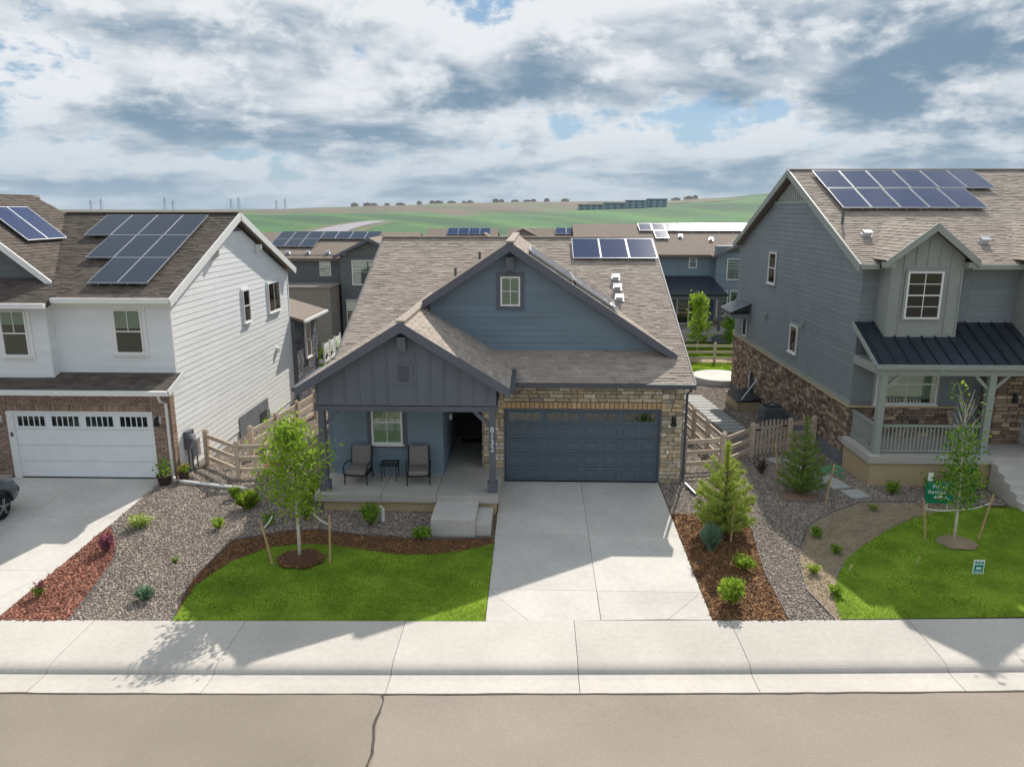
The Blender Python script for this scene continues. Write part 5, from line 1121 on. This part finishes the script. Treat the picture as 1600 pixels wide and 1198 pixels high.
EM = thing('electric_meter', 'grey electric meter and conduit on the white house wall by the fence', 'meter', (-11.3, .75, .0))
MB().box(-11.37, -11.2, .6, 1.0, .75, 1.35).build('meter_box', M_ac, EM); MB().tube([(-11.2, .8, 1.12), (-11.1, .8, 1.12)], .1, 14).build('dial', M_alu, EM)
for y in (.68, .92): MB().tube([(-11.29, y, -.05), (-11.29, y, .75)], .03, 8).build('conduit', M_ac, EM)
MB().box(-11.37, -11.22, 1.1, 1.42, .35, .95).build('gas_meter', M_alu, EM); MB().tube([(-11.29, 1.26, -.1), (-11.29, 1.26, .35)], .025, 8).build('pipe', M_ac, EM)
NT = thing('green_netting', 'crumpled green netting hung on the stake right of the dark pine', 'netting', (8.75, -1.2, .95)); r = random.Random(4); g = [[V(8.5 + i * .09, -1.22 + .05 * math.sin(i * 1.7 + j) + r.uniform(-.03, .03), 1.1 - j * .055 - .12 * abs(i - 3.5) / 3.5 + r.uniform(-.03, .03)) for j in range(6)] for i in range(8)]
nv = [p for c in g for p in c]; nb = [p + V(0, .012, 0) for p in nv]; fc = [(i * 6 + j, i * 6 + j + 1, i * 6 + j + 7, i * 6 + j + 6) for i in range(7) for j in range(5) if (i + j) % 3]
MB().add(nv + nb, fc + [tuple(48 + q for q in f[::-1]) for f in fc]).build('net', mat('net_green', lin('#5fae7a'), .7, trans=.3), NT)

# ------------------------------------------------------------------ the parked car (only its nose is in view)
K = thing('parked_car', 'grey car parked on the white house driveway at the left edge', 'car', (0, 0, 0))
prof = [(-2.3, .35, .55), (-2.28, .32, .95), (-2.1, .3, 1.05), (-1.9, .3, 1.65), (-1.2, .28, 1.72), (.1, .28, 1.7), (.95, .28, 1.12), (1.6, .28, 1.05), (2.12, .3, .92), (2.28, .34, .7), (2.3, .38, .5)]
vs = []; hw = .93
for y, zl, zh in prof:
    c = .86 if zh > 1.3 else .97; zb = min(zh, 1.02)
    vs += [(-hw * .92, y, zl), (-hw, y, zl + .25), (-hw * .98, y, zb - .03), (-hw * c * .82 if zh > 1.3 else -hw * .86, y, zh), (hw * c * .82 if zh > 1.3 else hw * .86, y, zh), (hw * .98, y, zb - .03), (hw, y, zl + .25), (hw * .92, y, zl)]
n = len(prof); fs = [(i * 8 + j, i * 8 + (j + 1) % 8, (i + 1) * 8 + (j + 1) % 8, (i + 1) * 8 + j) for i in range(n - 1) for j in range(8)] + [tuple(range(8)), tuple((n - 1) * 8 + j for j in range(7, -1, -1))]
body = MB().add(vs, fs).build('body', M_car, K, True)
for s in (-1, 1):
    MB().prism([(s * .905, -1.8, 1.06), (s * .905, .75, 1.06), (s * .74, .1, 1.62), (s * .74, -1.6, 1.62)], V(s * .012, 0, 0)).build('side_window', M_glassd, K)
    MB().prism([(s * .935, -1.0, .5), (s * .935, .55, .5), (s * .935, .55, 1.0), (s * .935, -1.0, 1.0)], V(s * .01, 0, 0)).build('door', M_car, K)
    MB().box(s * .62 - .2, s * .62 + .2, 2.14, 2.26, .72, .88).build('headlight', M_alu, K); MB().box(s * .98 - .08, s * .98 + .08, .55, .7, 1.02, 1.18).build('mirror', M_car, K)
    for y in (1.42, -1.4):
        w = MB().tube([(s * .72, y, .37), (s * .95, y, .37)], .37, 28).build('wheel', M_tyre, K)
        arch = MB(); ap = [(s * .955, y + .46 * math.cos(t), .37 + .46 * math.sin(t)) for t in [math.pi * i / 10 for i in range(11)]]; arch.tube(ap, .045, 6); arch.build('wheel_arch', M_black, K)
        r_ = MB().tube([(s * .93, y, .37), (s * .965, y, .37)], [.26, .24], 24).build('rim', M_black, w)
        for k in range(5): t = k * 2 * math.pi / 5; MB().bar((s * .97, y, .37), (s * .965, y + .24 * math.cos(t), .37 + .24 * math.sin(t)), .03, .1, (1, 0, 0)).build('spoke', M_rim, w)
        MB().tube([(s * .95, y, .37), (s * .985, y, .37)], .05, 12).build('hub', M_rim, w)
MB().box(-.8, .8, 2.2, 2.34, .4, .62).build('bumper', M_black, K); MB().box(-.5, .5, 2.24, 2.3, .66, .84).build('grille', M_black, K)
settle(K, (-15.84, -4.55, zg(0, -4.55) + .012), 0); K.rotation_euler = (math.atan(.0455), 0, .03)

# ------------------------------------------------------------------ trees, shrubs, plants
def leaf_cloud(centers, nrm_bias, size, m, name, parent, quad=True, droop=.3):
    c = np.array(centers); n = len(c); o = ORG[parent]
    a = rng.normal(0, 1, (n, 3)); a /= np.linalg.norm(a, axis=1)[:, None]; b = rng.normal(0, 1, (n, 3)); b -= (b * a).sum(1)[:, None] * a; b /= np.linalg.norm(b, axis=1)[:, None]
    s = size * rng.uniform(.6, 1.25, n)[:, None]; a = a * s; b = b * s * .6
    P = np.stack([c - a, c + b * .9 - a * .1, c + a, c - b * .9 - a * .1], 1) - np.array(o)[None, None]
    return np_mesh(name, P.reshape(-1, 3), np.arange(4 * n).reshape(-1, 4), m, np.repeat(rng.uniform(.01, .99, n), 4), parent)
def sapling(label, x, y, h, th, cr, m, nl, ls, shape, lean=(0, 0), bare=0, tr=.05, nb=34, group=None, zb=None, bark=None):
    z = zg(x, y) if zb is None else zb; t = thing('young_tree', label, 'tree', (x, y, z), group); r = random.Random(int(abs(x * 100) + h * 10))
    tk = [V(x, y, z - .1)] + [V(x + lean[0] * q + .03 * math.sin(q * 5), y + lean[1] * q, z + h * q) for q in (.15, .35, .55, .75, 1.0)]
    mb = MB().tube(tk, [tr, tr * .9, tr * .75, tr * .55, tr * .35, .006], 8); cen = []
    def at(q): return V(x + lean[0] * q, y + lean[1] * q, z + h * q)
    for i in range(nb):
        q = th + (1 - th) * (i + .5) / nb * .95; p = at(q); az = i * 2.4 + r.uniform(-.4, .4); f = (q - th) / (1 - th); L = cr * shape(f) * r.uniform(.65, 1.15)
        up = r.uniform(.45, .9) + (1.6 * f if bare and f > .45 else 0); tip = p + V(math.cos(az) * L, math.sin(az) * L, L * up); mid = (p + tip) / 2 + V(0, 0, -.04 * L)
        mb.tube([p, mid, tip], [tr * .28 * (1.1 - f * .6), tr * .17, .004], 5)
        if bare and f > bare: 
            if r.random() > .12: continue
        for _ in range(int(nl / nb)):
            s = r.uniform(.25, 1.08); g = p + (tip - p) * s; k = .1 + .1 * cr; cen.append(tuple(g + V(r.gauss(0, k), r.gauss(0, k), r.gauss(0, k * .8))))
    mb.build('trunk', bark or M_bark, t, True); leaf_cloud(cen, 0, ls, m, 'crown', t); return t
sapling('young tree with white trunk and lime green crown on the left lawn', -5.91, -5.09, 3.55, .33, .68, M_leaf, 3600, .058, lambda f: .75 + .75 * math.sin(min(1, f * 1.25) * math.pi) ** .8 - .45 * f, (-.06, .05))
sapling('thin young tree with bare twigs on top on the right lawn', 11.15, -3.7, 3.75, .22, .5, M_leafd, 2200, .055, lambda f: .85 - .25 * f, (-.12, .05), bare=.62, tr=.04, nb=52)
sapling('bright green sapling left of the steps behind the rail fence', 10.9, 27.5, 3.7, .15, .75, M_leaf, 900, .15, lambda f: 1 - .5 * f, zb=-.82, nb=26); sapling('narrow green sapling right of the steps behind the rail fence', 13.3, 28.0, 3.0, .12, .55, M_shrub, 800, .14, lambda f: 1 - .45 * f, zb=-.82, nb=24); sapling('green sapling beside the stone base of the far blue house', 15.6, 28.5, 3.4, .2, .7, M_shrub, 700, .14, lambda f: 1 - .5 * f, zb=-.82, nb=24)
def pine(label, x, y, h, cr, m, dens=1.0):
    z = zg(x, y); t = thing('young_pine', label, 'pine', (x, y, z)); r = random.Random(int(x * 37)); mb = MB().tube([(x, y, z - .1), (x + .02, y, z + h * .5), (x, y, z + h)], [.06, .04, .01], 7)
    base = []; dirs = []; lens = []
    def tuft(p, d, n, ln):
        for _ in range(n):
            v = V(r.gauss(0, 1), r.gauss(0, 1), r.gauss(0, 1)).normalized() * .75 + d * .8; base.append(tuple(p + V(r.gauss(0, .025), r.gauss(0, .025), r.gauss(0, .025)))); dirs.append(tuple(v.normalized())); lens.append(ln * r.uniform(.6, 1.1))
    wh = [.05, .12, .2, .29, .38, .48, .58, .68]
    for k, f in enumerate(wh):
        nbr = 10 - k; L0 = cr * (1 - f ** 1.7 * 1.05) * (1.0 if k else .9)
        for i in range(nbr):
            a = i * 2 * math.pi / nbr + k * .7 + r.uniform(-.25, .25); L = L0 * r.uniform(.7, 1.15); p = V(x, y, z + h * f); up = .25 + .5 * f; tip = p + V(math.cos(a) * L, math.sin(a) * L, L * up + .12)
            mb.tube([p, (p + tip) / 2 - V(0, 0, .04), tip], [.02, .014, .006], 5); nseg = max(4, int(L / .075))
            for s in range(1, nseg + 1):
                q = p + (tip - p) * (s / nseg); d = (tip - p).normalized() * .6 + V(0, 0, .5); tuft(q, d, int(13 * dens), .14)
                if s > 1 and r.random() < .75:
                    sd_ = V(-math.sin(a), math.cos(a), .25) * r.choice((-1, 1)) * L * .28 * r.uniform(.5, 1); tuft(q + sd_ * .5, sd_ + V(0, 0, .3), int(10 * dens), .13); tuft(q + sd_, sd_ + V(0, 0, .3), int(10 * dens), .13)
            tuft(tip, V(0, 0, 1), int(20 * dens), .16)
    for s in range(10): tuft(V(x, y, z + h * (.74 + .26 * s / 9)), V(0, 0, .9), int(34 * dens), .17)
    c = np.array(base); d = np.array(dirs); l = np.array(lens)[:, None]; sd2 = np.cross(d, rng.normal(0, 1, d.shape)); sd2 /= np.linalg.norm(sd2, axis=1)[:, None]; w = .0085
    P = np.stack([c - sd2 * w, c + sd2 * w, c + d * l], 1) - np.array(ORG[t])[None, None]; n = len(c)
    mb.build('trunk', M_barkd, t, True); np_mesh('crown', P.reshape(-1, 3), np.arange(3 * n).reshape(-1, 3), m, np.repeat(rng.uniform(.01, .99, n), 3), t); return t
pine('bright green young pine in the mulch beside the driveway', 5.14, -3.4, 2.5, .8, M_pine, 1.7); pine('dark green young pine between stakes by the dark grey house', 8.12, -.75, 2.35, .72, M_pined, .75)
MG = sheet('soil_ring', ring(8.0, -1.0, .62, .42), .02, mat('red_soil', lin('#86705e'), .95, nscale=20, nvar=.2), .2, mound=.05)
def bush(name, label, cat, x, y, w, h, m, n=420, ls=.045, flower=None, zb=None, group=None):
    z = zg(x, y) if zb is None else zb; t = thing(name, label, cat, (x, y, z), group); r = random.Random(int(abs(x * 91 + y * 37)) + n); c = []; st = MB()
    for i in range(14):
        a = i * 2.4; d = r.uniform(.3, .9); tip = V(x + math.cos(a) * w * .45 * d, y + math.sin(a) * w * .45 * d, z + h * math.sqrt(max(.1, 1 - d * d * .7)) * r.uniform(.75, 1.08)); st.tube([(x, y, z - .02), tip], [.012, .004], 4)
        for _ in range(n // 14): s = r.uniform(.35, 1.03); g = V(x, y, z) + (tip - V(x, y, z)) * s; c.append(tuple(g + V(r.gauss(0, w * .07), r.gauss(0, w * .07), r.gauss(0, h * .06))))
    st.build('stem', M_barkd, t); c = [(a, b, max(q, z + .02)) for a, b, q in c]; k = len(c) if not flower else int(len(c) * .6); leaf_cloud(c[:k] if not flower else sorted(c, key=lambda q: q[2])[:k], 0, ls, m, 'foliage', t)
    if flower: leaf_cloud(sorted(c, key=lambda q: q[2])[k:], 0, ls * .8, flower, 'blossom', t)
    return t
def tuft(name, label, x, y, w, h, m, n=160):
    z = zg(x, y); t = thing(name, label, 'grass tuft', (x, y, z)); a = rng.uniform(0, 2 * math.pi, n); d = rng.uniform(.15, 1, n) * w / 2; hh = h * rng.uniform(.6, 1.1, n) * np.sqrt(1 - .55 * (d / (w / 2)) ** 2)
    bx = rng.normal(0, w * .06, (n, 2)); dx, dy = np.cos(a), np.sin(a); wd = .008
    P = np.stack([np.stack([bx[:, 0] - dy * wd, bx[:, 1] + dx * wd, np.zeros(n)], -1), np.stack([bx[:, 0] + dy * wd, bx[:, 1] - dx * wd, np.zeros(n)], -1), np.stack([bx[:, 0] + dx * d * .5 + dy * wd, bx[:, 1] + dy * d * .5 - dx * wd, hh * .7], -1), np.stack([bx[:, 0] + dx * d, bx[:, 1] + dy * d, hh], -1), np.stack([bx[:, 0] + dx * d * .5 - dy * wd, bx[:, 1] + dy * d * .5 + dx * wd, hh * .7], -1)], 1)
    np_mesh('blades', P.reshape(-1, 3), np.arange(5 * n).reshape(-1, 5), m, np.repeat(rng.uniform(.01, .99, n), 5), t); return t
bush('shrub', 'purple barberry shrub at the top of the red mulch', 'shrub', -11.0, -4.9, .55, .55, M_purp, 420, .04); bush('shrub', 'small purple-tipped shrub low in the red mulch near the walk', 'shrub', -11.35, -7.05, .4, .4, M_shrub, 260, .035, M_purp)
bush('shrub', 'variegated pale yellow shrub in the gravel by the white house driveway', 'shrub', -10.85, -3.5, .75, .42, M_lime, 520, .05)
tuft('grass_tuft', 'small green grass tuft in the gravel near the fence', -8.95, -1.5, .45, .42, M_shrub); tuft('grass_tuft', 'large lime grass tuft in the gravel left of the tree', -8.3, -2.2, .75, .6, M_leaf, 380); tuft('grass_tuft', 'blue-green fescue tuft in the gravel near the walk', -8.86, -7.1, .5, .38, M_blueg, 260)
bush('shrub', 'low bright shrub alone in the middle of the left gravel', 'shrub', -8.64, -3.5, .5, .3, M_leaf, 240, .045); bush('shrub', 'tiny seedling in the left gravel', 'shrub', -8.98, -5.4, .25, .15, M_shrub, 70, .03); bush('shrub', 'small shrub in the shade left of the leaning stake', 'shrub', -7.3, -3.3, .5, .4, M_shrub, 260, .045); bush('shrub', 'loose green shrub behind the left lawn tree', 'shrub', -6.35, -3.0, .7, .95, M_shrub, 420, .05)
bush('shrub', 'round green shrub in front of the porch foundation', 'shrub', -4.5, -3.2, .7, .75, M_shrub, 620, .05); bush('shrub', 'low spreading green shrub left of the concrete step', 'shrub', -2.95, -3.95, .75, .32, M_shrub, 380, .05)
tuft('grass_tuft', 'blue-green grass clump at the foot of the bright pine', 4.6, -4.35, .65, .75, M_blueg, 420); bush('shrub', 'small lime shrub in the mulch below the bright pine', 'shrub', 5.17, -5.4, .7, .42, M_leaf, 480, .05); bush('shrub', 'large lime shrub in the mulch by the walk', 'shrub', 4.5, -6.95, .85, .62, M_leaf, 800, .055)
bush('shrub', 'upper of two sunlit seedlings in the tan gravel', 'shrub', 6.85, -5.5, .4, .25, M_leaf, 200, .04); bush('shrub', 'lower of two sunlit seedlings in the tan gravel', 'shrub', 7.0, -6.45, .36, .26, M_leaf, 200, .04); bush('shrub', 'upper shaded small shrub in the tan gravel bed', 'shrub', 7.57, -3.6, .45, .32, M_shrub, 220, .04); bush('shrub', 'lower shaded small shrub in the tan gravel bed', 'shrub', 7.75, -4.5, .4, .28, M_shrub, 200, .04)
bush('shrub', 'small green shrub by the dark grey porch foundation', 'shrub', 10.85, -.75, .55, .5, M_shrub, 300, .045); tuft('grass_tuft', 'thin yellowish tuft at the top of the tan gravel bed', 9.8, -1.9, .35, .25, M_lime, 60); bush('shrub', 'dark leafless-looking shrub before the right gate', 'shrub', 7.45, 1.0, .5, .6, M_dark, 240, .04)
bush('shrub', 'dark green bush behind the right lawn tree by the steps', 'shrub', 12.9, -.75, 1.4, .95, M_leafd, 900, .06); bush('shrub', 'dense shrub at the left end of the porch', 'shrub', -6.55, -1.75, .75, 1.0, M_shrub, 500, .05); bush('shrub', 'dark shrub left of the sign against the porch foundation', 'shrub', 12.0, -.8, .7, .7, M_leafd, 350, .05)
def potted(label, x, y, r_, h, m, bh, fl=None, z=None):
    z = zg(x, y) if z is None else z; t = thing('plant_pot', label, 'potted plant', (x, y, z)); MB().tube([(x, y, z), (x, y, z + h * .9), (x, y, z + h)], [r_ * .7, r_, r_ * 1.08], 16).build('pot', M_pot, t)
    c = [(x + rng.normal(0, r_ * .55), y + rng.normal(0, r_ * .55), z + h + abs(rng.normal(bh * .5, bh * .3))) for _ in range(140)]; leaf_cloud(c, 0, .05, m, 'foliage', t)
    if fl: leaf_cloud([(a, b, q + .05) for a, b, q in c[:50]], 0, .04, fl, 'blossom', t)
potted('dark pot with leafy green plant at the white garage corner', -11.55, -.55, .22, .32, M_shrub, .5); potted('dark pot with orange flowers beside the leafy pot', -11.1, -.2, .17, .3, M_shrub, .2, M_flower)
for i, (y, fl) in enumerate(((16.2, M_flower), (17.2, None), (18.3, M_lime))): potted(('pot of red flowers nearest on the white deck', 'middle green pot plant on the white deck', 'farthest pale pot plant on the white deck')[i], -11.05, y, .2, .25, M_shrub, .45, fl, .7)
PV = tag(MB().prism([(x, y, zg(x, y) + .03) for x, y in ((-9.0, .4), (-8.0, .6), (-7.9, 2.2), (-9.2, 2.4))], V(0, 0, -.06)).build('brick_pad', M_rmulb), 'red gravel pad behind the left fence', 'paving')

# ------------------------------------------------------------------ far off: houses on the skyline, apartments, pylons
def skyline_house(a, r, w, h, label):
    p = land_at(a, r); t = thing('skyline_house', label, 'house', p, 'row of houses on the skyline'); MB().box(p.x - w / 2, p.x + w / 2, p.y, p.y + w * .8, p.z - 2, p.z + h * .62).build('wall', M_farwall, t)
    MB().prism([(p.x - w * .55, p.y - .4, p.z + h * .6), (p.x + w * .55, p.y - .4, p.z + h * .6), (p.x, p.y - .4, p.z + h)], V(0, w * .9, 0)).build('roof', M_farroof, t)
    for q in (-.28, .12): MB().box(p.x + w * q, p.x + w * (q + .16), p.y - .1, p.y + .1, p.z + h * .25, p.z + h * .42).build('window', M_farwin, t)
for i in range(34):
    a = -13.2 + i * .78 + .2 * math.sin(i * 2.1)
    if 3.0 < a < 10 or i % 7 == 5: continue
    skyline_house(a, 1700 + 60 * math.sin(i * 1.3), 15 + 5 * math.sin(i * 1.7), 7 + 1.5 * math.cos(i), 'tiny house on the far skyline ridge, %s' % ('left of the apartments' if a < 3 else 'right of the apartments'))
def apartments(a0, a1, r, h, label):
    p, q = land_at(a0, r), land_at(a1, r); zb = min(p.z, q.z) - 2; t = thing('apartment_block', label, 'building', ((p.x + q.x) / 2, p.y, zb), 'distant apartment blocks'); x0, x1, y = p.x, q.x, min(p.y, q.y)
    MB().box(x0, x1, y, y + 14, zb, zb + h).build('wall', M_apart, t); MB().box(x0 - .8, x1 + .8, y - .8, y + 14.8, zb + h, zb + h + .8).build('roof', M_farwin, t)
    n = max(3, int((x1 - x0) / 7))
    for i in range(n):
        for j in range(int((h - 1.5) / 3)): MB().box(x0 + (i + .25) * (x1 - x0) / n, x0 + (i + .7) * (x1 - x0) / n, y - .15, y + .1, zb + 2.6 + j * 3.0, zb + 4.0 + j * 3.0).build('window', M_farwin, t)
apartments(3.2, 5.0, 900, 7.5, 'leftmost low block of the distant blue-grey apartments'); apartments(5.1, 6.6, 895, 8.5, 'second of the distant blue-grey apartment blocks'); apartments(6.7, 8.1, 890, 10.5, 'tall third block of the distant blue-grey apartments'); apartments(8.2, 9.6, 898, 11, 'rightmost tall block of the distant blue-grey apartments')
def pylon(a, r, h, label):
    p = land_at(a, r); t = thing('pylon', label, 'pylon', p, 'transmission towers on the horizon'); mb = MB(); w = h * .12
    for sx in (-1, 1):
        for sy in (-1, 1): mb.bar(p + V(sx * w, sy * w, -2), p + V(sx * w * .2, sy * w * .2, h), .55)
    for k in range(5): z0_ = h * k / 5; z1_ = h * (k + 1) / 5; w0 = w * (1 - .8 * k / 5); w1 = w * (1 - .8 * (k + 1) / 5); mb.bar(p + V(-w0, -w0, z0_), p + V(w1, -w1, z1_), .5); mb.bar(p + V(w0, -w0, z0_), p + V(-w1, -w1, z1_), .5)
    mb.build('lattice', M_pylon, t)
    for z in (.7, .84, .97): MB().bar(p + V(-h * .17, 0, h * z), p + V(h * .17, 0, h * z), .5).build('cross_arm', M_pylon, t)
for i, (a, n_) in enumerate(((-30.2, 'first'), (-29.6, 'second'), (-25.8, 'third'), (-25.3, 'fourth'), (-21.6, 'fifth'), (-21.1, 'sixth'), (-18.6, 'seventh'), (-18.0, 'eighth'))): pylon(a, 2900, 30 + 5 * (i % 3), '%s transmission tower from the left on the hazy horizon' % n_)

# ------------------------------------------------------------------ the hazy air
HZ = MB().box(-4950, 4950, -4950, 4950, -4, 75).build('haze', None if False else M_land); HZ.data.materials.clear()
hm = bpy.data.materials.new('haze'); hm.use_nodes = True; nt = hm.node_tree; nt.nodes.remove(nt.nodes['Principled BSDF'])
pv = nt.nodes.new('ShaderNodeVolumePrincipled'); pv.inputs['Color'].default_value = (.78, .88, 1, 1); pv.inputs['Density'].default_value = .00009; pv.inputs['Anisotropy'].default_value = 0
nt.links.new(pv.outputs[0], nt.nodes['Material Output'].inputs['Volume']); HZ.data.materials.append(hm); tag(HZ, 'thin pale haze over the fields', 'haze', kind='stuff')
